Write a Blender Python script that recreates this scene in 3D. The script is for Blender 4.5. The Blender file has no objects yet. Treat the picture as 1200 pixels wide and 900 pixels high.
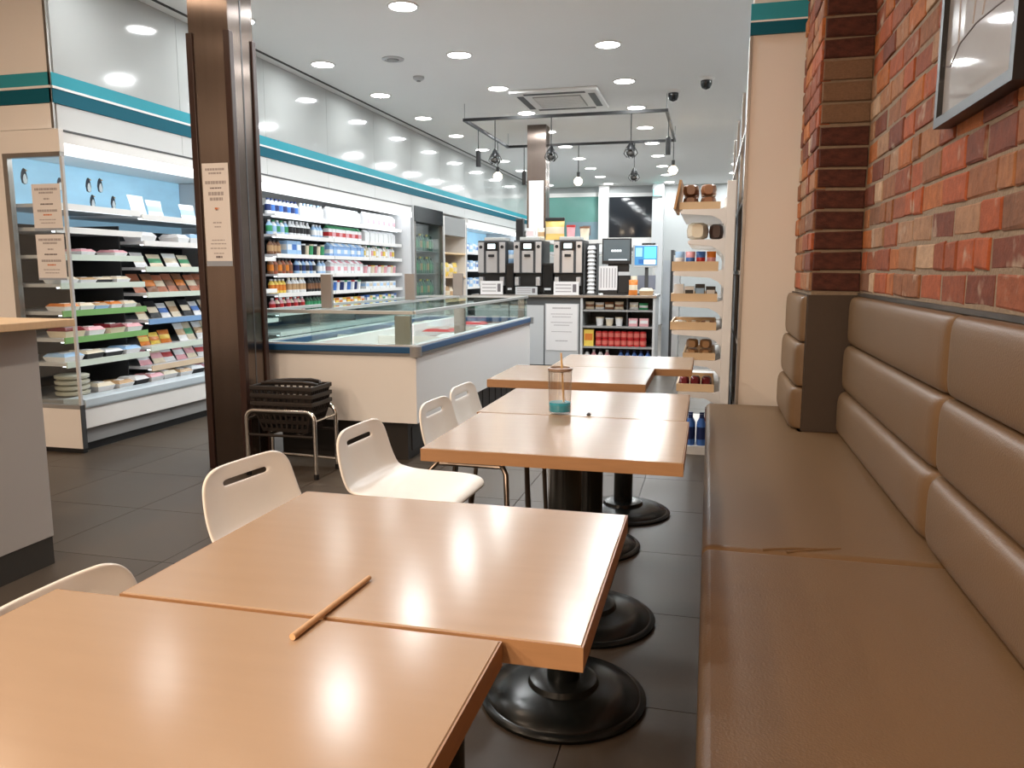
import bpy, bmesh, math, random
from mathutils import Vector, Matrix
random.seed(11)
R = math.radians
S = bpy.context.scene
COL = S.collection

# ------------------------------------------------------------------ camera, world, exposure
cam = bpy.data.cameras.new('camera'); cam.sensor_width = 36.0; cam.lens = 36.0 * 915 / 1200
cam_o = bpy.data.objects.new('camera', cam); COL.objects.link(cam_o)
cam_o.location = (0, 0, 1.17)
cam_o.rotation_euler = (R(90 - 8.209), 0, R(14.09))
cam.clip_start = 0.02; cam.clip_end = 100
S.camera = cam_o
w = bpy.data.worlds.new('world'); S.world = w; w.use_nodes = True
w.node_tree.nodes['Background'].inputs[0].default_value = (0.5, 0.52, 0.55, 1)
w.node_tree.nodes['Background'].inputs[1].default_value = 0.05
S.view_settings.view_transform = 'Standard'
S.view_settings.look = 'None'
S.view_settings.gamma = 1.0
S.view_settings.use_curve_mapping = False
S.view_settings.exposure = 0.8

NEUTRAL = (0.95, 1.0, 1.02)
WARM = (1.0, 0.76, 0.56)
P_NEUTRAL = 9.2
P_WALL = 2.0       # downlights in the row along the cooler wall
P_WARM = 1.7
P_REAR_FILL = {-5: 8.0, -6: 36.0, -7: 62.0}  # unseen rows added behind the camera, power raised to brighten camera-facing sides
CEIL = 3.06

# ------------------------------------------------------------------ materials
MATS = {}
def mat(name, col, rough=0.5, metal=0.0, noise=0.0, nscale=8.0, stretch=(1, 1, 1), bump=0.0, bscale=60.0,
        emit=0.0, trans=0.0, coat=0.0, ior=1.45, spec=0.5, noise_rough=0.0):
    if name in MATS: return MATS[name]
    m = bpy.data.materials.new(name); m.use_nodes = True
    nt = m.node_tree; b = nt.nodes['Principled BSDF']
    c = tuple(col) + (1,)
    b.inputs['Base Color'].default_value = c
    b.inputs['Roughness'].default_value = rough
    b.inputs['Metallic'].default_value = metal
    b.inputs['IOR'].default_value = ior
    b.inputs['Specular IOR Level'].default_value = spec
    b.inputs['Transmission Weight'].default_value = trans
    b.inputs['Coat Weight'].default_value = coat
    if emit:
        b.inputs['Emission Color'].default_value = c
        b.inputs['Emission Strength'].default_value = emit
    if noise or bump or noise_rough:
        tc = nt.nodes.new('ShaderNodeTexCoord'); mp = nt.nodes.new('ShaderNodeMapping')
        mp.inputs['Scale'].default_value = stretch
        nt.links.new(tc.outputs['Object'], mp.inputs['Vector'])
        n = nt.nodes.new('ShaderNodeTexNoise'); n.inputs['Scale'].default_value = nscale
        n.inputs['Detail'].default_value = 5
        nt.links.new(mp.outputs[0], n.inputs['Vector'])
        if noise:
            mx = nt.nodes.new('ShaderNodeMix'); mx.data_type = 'RGBA'
            mx.inputs['A'].default_value = tuple(max(0, x * (1 - noise)) for x in col) + (1,)
            mx.inputs['B'].default_value = tuple(min(1, x * (1 + noise)) for x in col) + (1,)
            nt.links.new(n.outputs['Fac'], mx.inputs['Factor'])
            nt.links.new(mx.outputs['Result'], b.inputs['Base Color'])
        if noise_rough:
            mr = nt.nodes.new('ShaderNodeMapRange')
            mr.inputs['To Min'].default_value = rough - noise_rough; mr.inputs['To Max'].default_value = rough + noise_rough
            nt.links.new(n.outputs['Fac'], mr.inputs['Value']); nt.links.new(mr.outputs[0], b.inputs['Roughness'])
        if bump:
            n2 = nt.nodes.new('ShaderNodeTexNoise'); n2.inputs['Scale'].default_value = bscale
            nt.links.new(mp.outputs[0], n2.inputs['Vector'])
            bp = nt.nodes.new('ShaderNodeBump'); bp.inputs['Strength'].default_value = bump; bp.inputs['Distance'].default_value = 0.01
            nt.links.new(n2.outputs['Fac'], bp.inputs['Height']); nt.links.new(bp.outputs[0], b.inputs['Normal'])
    MATS[name] = m
    return m

def glass_mat(name, tint=(0.9, 0.96, 0.95), alpha=0.85, rough=0.03):
    """thin pane: mostly clear, with a sharp reflection"""
    m = bpy.data.materials.new(name); m.use_nodes = True
    nt = m.node_tree; nt.nodes.clear()
    o = nt.nodes.new('ShaderNodeOutputMaterial'); mx = nt.nodes.new('ShaderNodeMixShader')
    t = nt.nodes.new('ShaderNodeBsdfTransparent'); t.inputs[0].default_value = tint + (1,)
    g = nt.nodes.new('ShaderNodeBsdfGlossy'); g.inputs['Roughness'].default_value = rough
    f = nt.nodes.new('ShaderNodeLayerWeight'); f.inputs['Blend'].default_value = 0.5
    pw = nt.nodes.new('ShaderNodeMath'); pw.operation = 'POWER'; pw.inputs[1].default_value = 4.0
    ad = nt.nodes.new('ShaderNodeMath'); ad.operation = 'MULTIPLY_ADD'; ad.inputs[1].default_value = 0.6; ad.inputs[2].default_value = 1 - alpha
    nt.links.new(f.outputs['Facing'], pw.inputs[0]); nt.links.new(pw.outputs[0], ad.inputs[0]); nt.links.new(ad.outputs[0], mx.inputs[0])
    nt.links.new(t.outputs[0], mx.inputs[1]); nt.links.new(g.outputs[0], mx.inputs[2]); nt.links.new(mx.outputs[0], o.inputs[0])
    MATS[name] = m
    return m

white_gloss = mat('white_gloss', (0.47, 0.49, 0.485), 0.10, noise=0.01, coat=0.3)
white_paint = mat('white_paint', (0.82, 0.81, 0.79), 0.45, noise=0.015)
cream = mat('cream_panel', (0.84, 0.81, 0.78), 0.45, noise=0.02, nscale=3)
beige = mat('beige_panel', (0.74, 0.69, 0.64), 0.5, noise=0.03, nscale=2)
ceil_m = mat('ceiling_paint', (0.88, 0.88, 0.87), 0.7, noise=0.015, nscale=2)
teal_l = mat('teal_light', (0.035, 0.32, 0.40), 0.55, spec=0.25)
teal_d = mat('teal_dark', (0.004, 0.105, 0.155), 0.6, spec=0.2)
steel = mat('brushed_steel', (0.16, 0.126, 0.108), 0.25, 1.0, noise=0.12, nscale=30, stretch=(1, 1, 0.03))
def _aniso(m, rot):
    nt = m.node_tree; b = nt.nodes['Principled BSDF']; tg = nt.nodes.new('ShaderNodeTangent'); tg.direction_type = 'RADIAL'; tg.axis = 'Z'
    b.inputs['Anisotropic'].default_value = 0.9; b.inputs['Anisotropic Rotation'].default_value = rot
    nt.links.new(tg.outputs[0], b.inputs['Tangent'])
_aniso(steel, 0.0)
steel_p = mat('post_steel', (0.42, 0.385, 0.355), 0.4, 0.85, noise=0.06)
steel_d = mat('dark_steel', (0.30, 0.28, 0.26), 0.35, 1.0, noise=0.1)
chrome = mat('chrome', (0.75, 0.74, 0.72), 0.18, 1.0)
leg_m = mat('chair_leg_metal', (0.22, 0.18, 0.15), 0.30, 1.0)
darkwood = mat('dark_wood_trim', (0.035, 0.014, 0.010), 0.35, noise=0.3, nscale=20, stretch=(1, 1, 0.1))
black = mat('black_plastic', (0.010, 0.010, 0.011), 0.4)
black_gloss = mat('black_gloss', (0.008, 0.009, 0.010), 0.15)
black_iron = mat('black_iron', (0.008, 0.010, 0.010), 0.24, noise=0.2, nscale=20)
grey_d = mat('dark_grey', (0.06, 0.062, 0.065), 0.5)
grey = mat('mid_grey', (0.28, 0.28, 0.28), 0.45)
grey_l = mat('light_grey', (0.55, 0.56, 0.57), 0.4)
table_m = mat('beech_laminate', (0.43, 0.32, 0.228), 0.19, noise=0.045, nscale=5, stretch=(1, 9, 1), spec=0.27)
edge_m = mat('beech_edge', (0.33, 0.18, 0.085), 0.4, noise=0.15, nscale=14, stretch=(1, 1, 8))  # darker edge wood; part of the darkness is shading put into the colour
pine = mat('pale_pine', (0.66, 0.47, 0.28), 0.5, noise=0.1, nscale=12, stretch=(1, 6, 1))
stick_m = mat('stick_wood', (0.62, 0.40, 0.22), 0.6, noise=0.12, nscale=40, stretch=(1, 8, 8))
shell_m = mat('white_shell', (0.88, 0.86, 0.82), 0.32, noise=0.015)
leather = mat('taupe_leatherette', (0.158, 0.094, 0.046), 0.42, noise=0.05, nscale=3, bump=0.12, bscale=220)
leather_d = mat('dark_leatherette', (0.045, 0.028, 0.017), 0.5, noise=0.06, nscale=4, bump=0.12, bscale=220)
mortar = mat('mortar', (0.27, 0.205, 0.145), 0.95, noise=0.25, nscale=30, bump=0.5, bscale=90)
blue_b = mat('blue_bumper', (0.015, 0.085, 0.21), 0.35)
paper = mat('paper', (0.80, 0.78, 0.78), 0.6)
paper_b = mat('paper_blue_grey', (0.33, 0.38, 0.46), 0.6)
ink = mat('ink', (0.16, 0.14, 0.15), 0.6)
ink_l = mat('ink_pale', (0.42, 0.39, 0.40), 0.6)
ink_o = mat('ink_orange', (0.62, 0.20, 0.07), 0.6)
glass = glass_mat('pane_glass', (0.96, 0.98, 0.98), 0.96)
glass_g = glass_mat('freezer_glass', (0.90, 0.96, 0.945), 0.95)
cup_glass = glass_mat('clear_cup', (0.93, 0.91, 0.89), 0.91, 0.1)
glow_w = mat('lamp_white', (1.0, 0.98, 0.94), 0.5, emit=14.0)
glow_warm = mat('lamp_warm', (1.0, 0.78, 0.52), 0.5, emit=9.0)
glow_tube = mat('tube_white', (0.93, 0.97, 1.0), 0.5, emit=3.4)

# ------------------------------------------------------------------ mesh helpers
class MB:
    def __init__(s): s.v = []; s.f = []; s.mi = []; s.cur = 0
    def add(s, vs, fs):
        n = len(s.v); s.v += [tuple(p) for p in vs]; s.f += [tuple(i + n for i in f) for f in fs]; s.mi += [s.cur] * len(fs); return s
    def box(s, x0, x1, y0, y1, z0, z1):
        vs = [(x, y, z) for z in (z0, z1) for y in (y0, y1) for x in (x0, x1)]
        return s.add(vs, [(0, 2, 3, 1), (4, 5, 7, 6), (0, 1, 5, 4), (2, 6, 7, 3), (0, 4, 6, 2), (1, 3, 7, 5)])
    def cyl(s, p0, p1, r0, r1=None, n=16, cap=True):
        r1 = r0 if r1 is None else r1
        p0, p1 = Vector(p0), Vector(p1); d = (p1 - p0).normalized()
        a = d.orthogonal().normalized(); b = d.cross(a)
        vs = []
        for p, r in ((p0, r0), (p1, r1)):
            for i in range(n):
                t = 2 * math.pi * i / n; vs.append(p + a * r * math.cos(t) + b * r * math.sin(t))
        fs = [(i, (i + 1) % n, n + (i + 1) % n, n + i) for i in range(n)]
        if cap: fs += [tuple(reversed(range(n))), tuple(range(n, 2 * n))]
        return s.add(vs, fs)
    def tube(s, pts, r, n=10):
        pts = [Vector(p) for p in pts]; vs = []; m = len(pts); a = None
        for k, p in enumerate(pts):
            d = (pts[min(k + 1, m - 1)] - pts[max(k - 1, 0)]).normalized()
            if a is None: a = d.orthogonal().normalized()
            else: a = (a - d * a.dot(d)).normalized()
            b = d.cross(a)
            for i in range(n):
                t = 2 * math.pi * i / n; vs.append(p + a * r * math.cos(t) + b * r * math.sin(t))
        fs = [(k * n + i, k * n + (i + 1) % n, (k + 1) * n + (i + 1) % n, (k + 1) * n + i) for k in range(m - 1) for i in range(n)]
        fs += [tuple(reversed(range(n))), tuple(range((m - 1) * n, m * n))]
        return s.add(vs, fs)
    def lathe(s, prof, n=24, c=(0, 0, 0)):
        vs = []
        for r, z in prof:
            for i in range(n):
                t = 2 * math.pi * i / n; vs.append((c[0] + r * math.cos(t), c[1] + r * math.sin(t), c[2] + z))
        m = len(prof)
        fs = [(k * n + i, k * n + (i + 1) % n, (k + 1) * n + (i + 1) % n, (k + 1) * n + i) for k in range(m - 1) for i in range(n)]
        if prof[0][0] > 1e-6: fs.append(tuple(reversed(range(n))))
        if prof[-1][0] > 1e-6: fs.append(tuple(range((m - 1) * n, m * n)))
        return s.add(vs, fs)
    def prism(s, poly, axis, a, b):
        """poly in the two other axes (in xyz order), extruded along axis from a to b"""
        def P(u, v, w):
            return {'x': (w, u, v), 'y': (u, w, v), 'z': (u, v, w)}[axis]
        n = len(poly)
        vs = [P(u, v, a) for u, v in poly] + [P(u, v, b) for u, v in poly]
        fs = [(i, (i + 1) % n, n + (i + 1) % n, n + i) for i in range(n)] + [tuple(reversed(range(n))), tuple(range(n, 2 * n))]
        return s.add(vs, fs)
    def grid(s, rows):
        m, n = len(rows), len(rows[0])
        vs = [p for r in rows for p in r]
        return s.add(vs, [(k * n + i, k * n + i + 1, (k + 1) * n + i + 1, (k + 1) * n + i) for k in range(m - 1) for i in range(n - 1)])
    def mesh(s, name, mats, smooth=False):
        me = bpy.data.meshes.new(name); me.from_pydata(s.v, [], s.f)
        for m in (mats if isinstance(mats, (list, tuple)) else [mats]): me.materials.append(m)
        me.polygons.foreach_set('material_index', s.mi)
        bm = bmesh.new(); bm.from_mesh(me); bmesh.ops.recalc_face_normals(bm, faces=bm.faces); bm.to_mesh(me); bm.free()
        if smooth:
            me.polygons.foreach_set('use_smooth', [True] * len(me.polygons))
            try: me.set_sharp_from_angle(angle=R(40))
            except Exception: pass
        me.update()
        return me
    def build(s, name, mats, parent=None, loc=None, bevel=0.0, seg=2, smooth=False, **kw):
        o = bpy.data.objects.new(name, s.mesh(name, mats, smooth)); COL.objects.link(o)
        if parent is not None: o.parent = parent
        if loc is not None: o.location = loc
        if bevel:
            md = o.modifiers.new('bevel', 'BEVEL'); md.width = bevel; md.segments = seg; md.limit_method = 'ANGLE'
        return tag(o, **kw)

def tag(o, label=None, cat=None, group=None, kind=None):
    if label: o['label'] = label
    if cat: o['category'] = cat
    if group: o['group'] = group
    if kind: o['kind'] = kind
    return o
def thing(name, loc, label, cat, group=None, rz=0.0):
    o = bpy.data.objects.new(name, None); COL.objects.link(o); o.empty_display_size = 0.1
    o.location = loc; o.rotation_euler = (0, 0, rz)
    return tag(o, label, cat, group)
def struct(o): o['kind'] = 'structure'; return o
def inst(name, me, loc, rz=0.0, parent=None, scale=None, rot=None, **kw):
    o = bpy.data.objects.new(name, me); COL.objects.link(o)
    o.location = loc; o.rotation_euler = rot if rot else (0, 0, rz)
    if scale: o.scale = scale
    if parent is not None: o.parent = parent
    return tag(o, **kw)
def copy_tree(o, parent=None):
    c = o.copy(); COL.objects.link(c); c.parent = parent
    for ch in list(o.children): copy_tree(ch, c)
    return c
def B(*a): return MB().box(*a)

# ------------------------------------------------------------------ room shell
XR = 0.65          # brick wall face
floor = struct(B(-7.2, 3.2, -5.6, 18.6, -0.12, -0.012).build('floor', mat('floor_grout', (0.045, 0.042, 0.04), 0.8)))
tile_m = bpy.data.materials.new('floor_tile_stone'); tile_m.use_nodes = True
def _tile():
    nt = tile_m.node_tree; b = nt.nodes['Principled BSDF']
    tc = nt.nodes.new('ShaderNodeTexCoord'); oi = nt.nodes.new('ShaderNodeObjectInfo')
    g = nt.nodes.new('ShaderNodeNewGeometry')
    n = nt.nodes.new('ShaderNodeTexNoise'); n.inputs['Scale'].default_value = 2.2; n.inputs['Detail'].default_value = 8; n.inputs['Roughness'].default_value = 0.65
    nt.links.new(g.outputs['Position'], n.inputs['Vector'])
    ad = nt.nodes.new('ShaderNodeMath'); ad.operation = 'MULTIPLY_ADD'; ad.inputs[1].default_value = 0.22
    nt.links.new(oi.outputs['Random'], ad.inputs[0]); nt.links.new(n.outputs['Fac'], ad.inputs[2])
    cr = nt.nodes.new('ShaderNodeValToRGB')
    cr.color_ramp.elements[0].position = 0.3; cr.color_ramp.elements[0].color = (0.056, 0.042, 0.030, 1)
    cr.color_ramp.elements[1].position = 0.95; cr.color_ramp.elements[1].color = (0.104, 0.082, 0.062, 1)
    nt.links.new(ad.outputs[0], cr.inputs[0]); nt.links.new(cr.outputs[0], b.inputs['Base Color'])
    mr = nt.nodes.new('ShaderNodeMapRange'); mr.inputs['To Min'].default_value = 0.30; mr.inputs['To Max'].default_value = 0.50
    nt.links.new(n.outputs['Fac'], mr.inputs['Value']); nt.links.new(mr.outputs[0], b.inputs['Roughness'])
tile_m.node_tree.nodes['Principled BSDF'].inputs['Specular IOR Level'].default_value = 0.24
_tile()
TS = 0.6
tile_me = B(0.0015, TS - 0.0015, 0.0015, TS - 0.0015, -0.012, 0).mesh('floor_tile', tile_m)
rest = MB()
for i in range(-12, 6):
    for j in range(-11, 31):
        x0, y0 = -0.32 + i * TS, 1.4 + j * TS - 0.6
        if x0 + TS > 3.2 or x0 < -7.2 or y0 < -5.6 or y0 + TS > 18.6: continue
        xc, yc = x0 + TS / 2, y0 + TS / 2
        vis = yc > 1.3 and (yc < 9.2 if xc > -3.2 else yc < 6) and xc < 0.3 and xc > -0.88 * yc - 0.5
        if vis: inst('floor_tile', tile_me, (x0, y0, 0), parent=floor)
        else: rest.box(x0 + 0.0015, x0 + TS - 0.0015, y0 + 0.0015, y0 + TS - 0.0015, -0.012, 0)
rest.build('floor_tile_field', tile_m, floor, kind='stuff')

ceiling = struct(B(-7.2, 3.2, -5.6, 18.6, CEIL, CEIL + 0.1).build('ceiling', ceil_m))
struct(B(-3.875, -3.845, 4.2, 18.0, CEIL - 0.004, CEIL + 0.002).build('trim_1', mat('slot_dark', (0.05, 0.05, 0.05), 0.7)))
struct(B(-7.3, 3.2, -5.7, -5.6, 0, CEIL).build('wall_rear', white_paint))
struct(B(-7.3, -7.2, -5.6, 18.6, 0, CEIL).build('wall_left_far', cream))
struct(B(2.2, 2.3, 4.6, 18.6, 0, CEIL).build('wall_right_far', white_paint))

# left bulkhead above the coolers: glossy panels, teal stripes
wl = struct(B(-5.2, -3.985, 4.19, 18.0, 2.045, CEIL).build('wall_left', cream))
yy = 4.2
while yy < 17.9:
    y1 = min(yy + 1.2, 18.0)
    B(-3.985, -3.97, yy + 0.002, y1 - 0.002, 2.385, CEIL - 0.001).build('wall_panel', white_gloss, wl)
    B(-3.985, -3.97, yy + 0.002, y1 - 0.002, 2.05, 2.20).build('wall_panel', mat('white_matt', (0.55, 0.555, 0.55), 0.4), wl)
    yy = y1
for k in range(2):   # end face towards the dining area
    x0 = -5.2 + k * 0.61
    B(x0 + 0.002, min(x0 + 0.61, -3.972) - 0.002, 4.176, 4.19, 2.385, CEIL - 0.001).build('wall_panel', cream, wl)
    B(x0 + 0.002, min(x0 + 0.61, -3.972) - 0.002, 4.176, 4.19, 2.05, 2.20).build('wall_panel', cream, wl)
for nm, m, z0, z1, d in (('teal_stripe', teal_l, 2.303, 2.382, 0.012), ('teal_stripe', teal_d, 2.202, 2.288, 0.012), ('white_stripe', white_paint, 2.288, 2.303, 0.016)):
    B(-3.985, -3.968 + d - 0.006, 4.172, 18.0, z0, z1).build(nm, m, wl)
    B(-5.2, -3.972, 4.172 - d + 0.008, 4.19, z0, z1).build(nm, m, wl)
B(-3.985, -3.966, 4.168, 4.182, 2.05, CEIL - 0.001).build('corner_trim', steel_d, wl)

# far wall with its windows
wb = struct(B(-7.2, 3.2, 18.0, 18.12, 0, CEIL).build('wall_back', mat('back_wall', (0.45, 0.47, 0.47), 0.5)))
win_green = mat('window_green', (0.10, 0.24, 0.21), 0.15, noise=0.4, nscale=1.2, emit=0.12)
win_dark = mat('window_night', (0.015, 0.018, 0.022), 0.06)
w1 = struct(B(-3.72, -2.47, 17.97, 18.0, 1.0, 2.90).build('window_1', win_green))
B(-3.72, -2.47, 17.95, 17.97, 2.84, 2.93).build('window_frame', white_paint, w1)
B(-3.22, -2.50, 17.955, 17.97, 1.2, 2.28).build('window_pane', mat('window_bluegrey', (0.16, 0.24, 0.28), 0.15, noise=0.3, nscale=2, emit=0.12), w1)
B(-2.84, -2.66, 17.945, 17.955, 1.98, 2.2).build('window_sticker', ink, w1)
w2 = struct(B(-2.25, -1.28, 17.96, 18.0, 1.9, 2.84).build('window_2', win_dark))
B(-2.30, -1.22, 17.94, 17.96, 2.82, 2.90).build('window_frame', white_paint, w2)
B(-2.30, -1.22, 17.90, 17.96, 1.70, 1.92).build('window_sill', cream, w2)
struct(B(-2.47, -2.25, 17.8, 18.0, 0, CEIL).build('trim_2', white_paint))
struct(B(-1.27, -1.03, 17.6, 18.0, 0, CEIL).build('trim_3', grey_l))
ex = thing('exit_lamp', (-1.15, 17.57, 2.78), 'small glowing teal lamp high on the far grey pillar', 'lamp')
B(-0.11, 0.11, 0, 0.03, 0, 0.16).build('housing', grey_l, ex)
B(-0.095, 0.095, -0.01, 0, 0.015, 0.145).build('lens', mat('exit_glow', (0.15, 0.85, 0.75), 0.5, emit=2.0), ex)

# beige partition at the far end of the bench
pb = struct(B(0.175, 0.9, 4.45, 4.55, 0, CEIL).build('wall_partition', beige))
B(0.160, 0.175, 4.445, 4.555, 0, 2.38).build('edge_trim', steel_d, pb)
for nm, m, z0, z1 in (('teal_stripe', teal_l, 2.453, 2.535), ('teal_stripe', teal_d, 2.382, 2.444), ('white_stripe', white_paint, 2.444, 2.453)):
    B(0.160, 0.66, 4.438, 4.452, z0, z1).build(nm, m, pb)

# ------------------------------------------------------------------ brick wall and pier
brick_m = bpy.data.materials.new('old_brick'); brick_m.use_nodes = True
def _brick():
    nt = brick_m.node_tree; b = nt.nodes['Principled BSDF']; b.inputs['Roughness'].default_value = 0.82
    oi = nt.nodes.new('ShaderNodeObjectInfo'); g = nt.nodes.new('ShaderNodeNewGeometry')
    cr = nt.nodes.new('ShaderNodeValToRGB'); cr.color_ramp.interpolation = 'CONSTANT'
    cols = [(0.0, (0.36, 0.088, 0.028)), (0.13, (0.25, 0.066, 0.026)), (0.26, (0.40, 0.130, 0.034)), (0.38, (0.26, 0.105, 0.045)),
            (0.49, (0.165, 0.044, 0.021)), (0.59, (0.33, 0.145, 0.062)), (0.70, (0.28, 0.085, 0.036)), (0.80, (0.46, 0.31, 0.20)), (0.86, (0.20, 0.090, 0.047)), (0.94, (0.35, 0.20, 0.115))]
    e = cr.color_ramp.elements; e[0].position = 0; e[0].color = cols[0][1] + (1,); e[1].position = cols[1][0]; e[1].color = cols[1][1] + (1,)
    for p, c in cols[2:]:
        k = e.new(p); k.color = c + (1,)
    nt.links.new(oi.outputs['Random'], cr.inputs[0])
    n = nt.nodes.new('ShaderNodeTexNoise'); n.inputs['Scale'].default_value = 26; n.inputs['Detail'].default_value = 7; n.inputs['Roughness'].default_value = 0.7
    nt.links.new(g.outputs['Position'], n.inputs['Vector'])
    n1 = nt.nodes.new('ShaderNodeTexNoise'); n1.inputs['Scale'].default_value = 9; n1.inputs['Detail'].default_value = 3
    nt.links.new(g.outputs['Position'], n1.inputs['Vector'])
    m1 = nt.nodes.new('ShaderNodeMix'); m1.data_type = 'RGBA'; m1.blend_type = 'MULTIPLY'; m1.inputs['Factor'].default_value = 0.75
    c2 = nt.nodes.new('ShaderNodeValToRGB'); c2.color_ramp.elements[0].position = 0.3; c2.color_ramp.elements[0].color = (0.55, 0.50, 0.46, 1)
    c2.color_ramp.elements[1].position = 0.65; c2.color_ramp.elements[1].color = (1.25, 1.2, 1.15, 1)
    nt.links.new(n.outputs['Fac'], c2.inputs[0]); nt.links.new(cr.outputs[0], m1.inputs['A']); nt.links.new(c2.outputs[0], m1.inputs['B'])
    # pale lime bloom on patches
    c3 = nt.nodes.new('ShaderNodeValToRGB'); c3.color_ramp.elements[0].position = 0.62; c3.color_ramp.elements[0].color = (0, 0, 0, 1)
    c3.color_ramp.elements[1].position = 0.72; c3.color_ramp.elements[1].color = (0.7, 0.7, 0.7, 1)
    nt.links.new(n1.outputs['Fac'], c3.inputs[0])
    m2 = nt.nodes.new('ShaderNodeMix'); m2.data_type = 'RGBA'; m2.inputs['B'].default_value = (0.47, 0.37, 0.28, 1)
    nt.links.new(c3.outputs[0], m2.inputs['Factor']); nt.links.new(m1.outputs['Result'], m2.inputs['A'])
    nt.links.new(m2.outputs['Result'], b.inputs['Base Color'])
    bp = nt.nodes.new('ShaderNodeBump'); bp.inputs['Strength'].default_value = 0.7; bp.inputs['Distance'].default_value = 0.008
    nt.links.new(n.outputs['Fac'], bp.inputs['Height']); nt.links.new(bp.outputs[0], b.inputs['Normal'])
_brick()
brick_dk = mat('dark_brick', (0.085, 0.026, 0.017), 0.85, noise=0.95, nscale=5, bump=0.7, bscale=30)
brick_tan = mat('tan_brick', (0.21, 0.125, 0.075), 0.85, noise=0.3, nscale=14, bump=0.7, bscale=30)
def brick_mesh(k, bm_=None):
    rr = random.Random(k); j = lambda a: rr.uniform(-a, a)
    # unit brick, front towards -x, chamfered front edge, jittered outline
    c = 0.05; fr = []; md = []; bk = []
    for sy, sz in ((-1, -1), (1, -1), (1, 1), (-1, 1)):
        y, z = sy * (0.5 + j(0.012)), sz * (0.5 + j(0.05))
        md.append((-0.5 + 0.09, y, z)); bk.append((0.5, y, z))
        fr.append((-0.5 + j(0.04), y - sy * 0.02, z - sz * 0.07))
    ml = [(-0.5 + j(0.03), -0.15 + j(0.1), -0.5 + 0.07 + j(0.03)), (-0.5 + j(0.03), 0.15 + j(0.1), 0.5 - 0.07 + j(0.03))]
    vs = fr + md + bk + ml
    fs = [(0, 12, 13, 3), (12, 1, 2, 13)]
    fs += [(0, 4, 5, 1, 12), (1, 5, 6, 2), (2, 6, 7, 3, 13), (3, 7, 4, 0)]
    fs += [(4 + i, 8 + i, 8 + (i + 1) % 4, 4 + (i + 1) % 4) for i in range(4)]
    return MB().add(vs, fs).mesh('brick', bm_ or brick_m)
BR = [brick_mesh(k) for k in range(8)]
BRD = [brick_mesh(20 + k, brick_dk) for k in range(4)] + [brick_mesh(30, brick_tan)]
wr = struct(B(XR - 0.003, 0.9, -5.6, 4.45, 0, CEIL).build('wall_right', mortar))
CH = 0.09; Z0 = 1.078
restb = MB(); nb = 0
rb = random.Random(5)
for c in range(22):
    z = Z0 + c * CH + CH / 2
    y = 3.74
    first = True
    while y > -1.2:
        L = rb.choice((0.225, 0.225, 0.225, 0.11, 0.20, 0.15))
        if first: L = 0.11 if c % 2 else 0.2; first = False
        L = min(L, y + 1.2)
        if L < 0.04: break
        yc = y - L / 2; h = CH - 0.013 + rb.uniform(-0.003, 0.003); pr = rb.uniform(-0.003, 0.004)
        ztop = 1.17 + 0.56 * yc + 0.1
        if yc > 1.55 and z < max(ztop, 2.0) + 0.15 and nb < 296:
            inst('brick', rb.choice(BR), (XR + 0.012 + pr, yc, z), parent=wr, scale=(0.04, L - 0.011, h)); nb += 1
        else:
            restb.box(XR - 0.006 + pr, XR + 0.02, yc - L / 2 + 0.006, yc + L / 2 - 0.006, z - h / 2, z + h / 2)
        y -= L
restb.build('brick_field', mat('brick_plain', (0.28, 0.11, 0.06), 0.85, noise=0.4, nscale=6), wr, kind='stuff')
pier = struct(B(0.444, XR - 0.003, 3.754, 4.45, 0, CEIL).build('wall_pier', mortar))
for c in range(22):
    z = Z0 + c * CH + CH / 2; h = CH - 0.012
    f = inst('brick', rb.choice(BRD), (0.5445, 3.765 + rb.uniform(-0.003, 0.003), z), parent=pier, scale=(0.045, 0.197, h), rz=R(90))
    y = 3.748
    cuts = [0.225, 0.11, 0.225, 0.13] if c % 2 else [0.11, 0.225, 0.225, 0.13]
    for L in cuts:
        inst('brick', rb.choice(BR), (0.456 + rb.uniform(-0.004, 0.004), y + L / 2, z), parent=pier, scale=(0.045, L - 0.011, h)); y += L
struct(B(XR - 0.014, XR, -1.2, 3.74, 1.062, 1.076).build('trim_4', mat('bench_top_trim', (0.05, 0.045, 0.04), 0.4, noise=0.9, nscale=9)))

# ------------------------------------------------------------------ ceiling fittings
ring_me = MB().lathe([(0.118, 0.0), (0.118, -0.006), (0.100, -0.008), (0.098, 0.0)], 24).mesh('trim_ring', white_paint, True)
lens_me = MB().lathe([(0.0, -0.0045), (0.100, -0.0045), (0.100, -0.001)], 24).mesh('lens', glow_w)
lensw_me = MB().lathe([(0.0, -0.0045), (0.100, -0.0045), (0.100, -0.001)], 24).mesh('lens', mat('lens_warm', (1.0, 0.80, 0.60), 0.5, emit=14.0))
def downlight(x, y, warm, power):
    place = 'in the ceiling row along the cooler wall' if x < -3 else 'in the ceiling row over freezer and coffee machines' if x < -2 else 'in the ceiling row over the aisle of tables' if x < 0 else 'in the ceiling row behind the beige partition'
    t = thing('ceiling_downlight', (x, y, CEIL), 'unseen warm round downlight in the dining ceiling, rear rows added for brightness' if warm else
              'round white recessed downlight ' + place, 'downlight', 'warm dining downlights' if warm else 'shop downlights ' + place)
    inst('trim_ring', ring_me, (0, 0, 0), parent=t)
    inst('lens', lensw_me if warm else lens_me, (0, 0, 0), parent=t)
    ld = bpy.data.lights.new('lamp', 'AREA'); ld.shape = 'DISK'; ld.size = 0.19
    ld.energy = power; ld.color = WARM if warm else NEUTRAL
    lo = bpy.data.objects.new('lamp', ld); COL.objects.link(lo); lo.parent = t; lo.location = (0, 0, -0.011)
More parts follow.
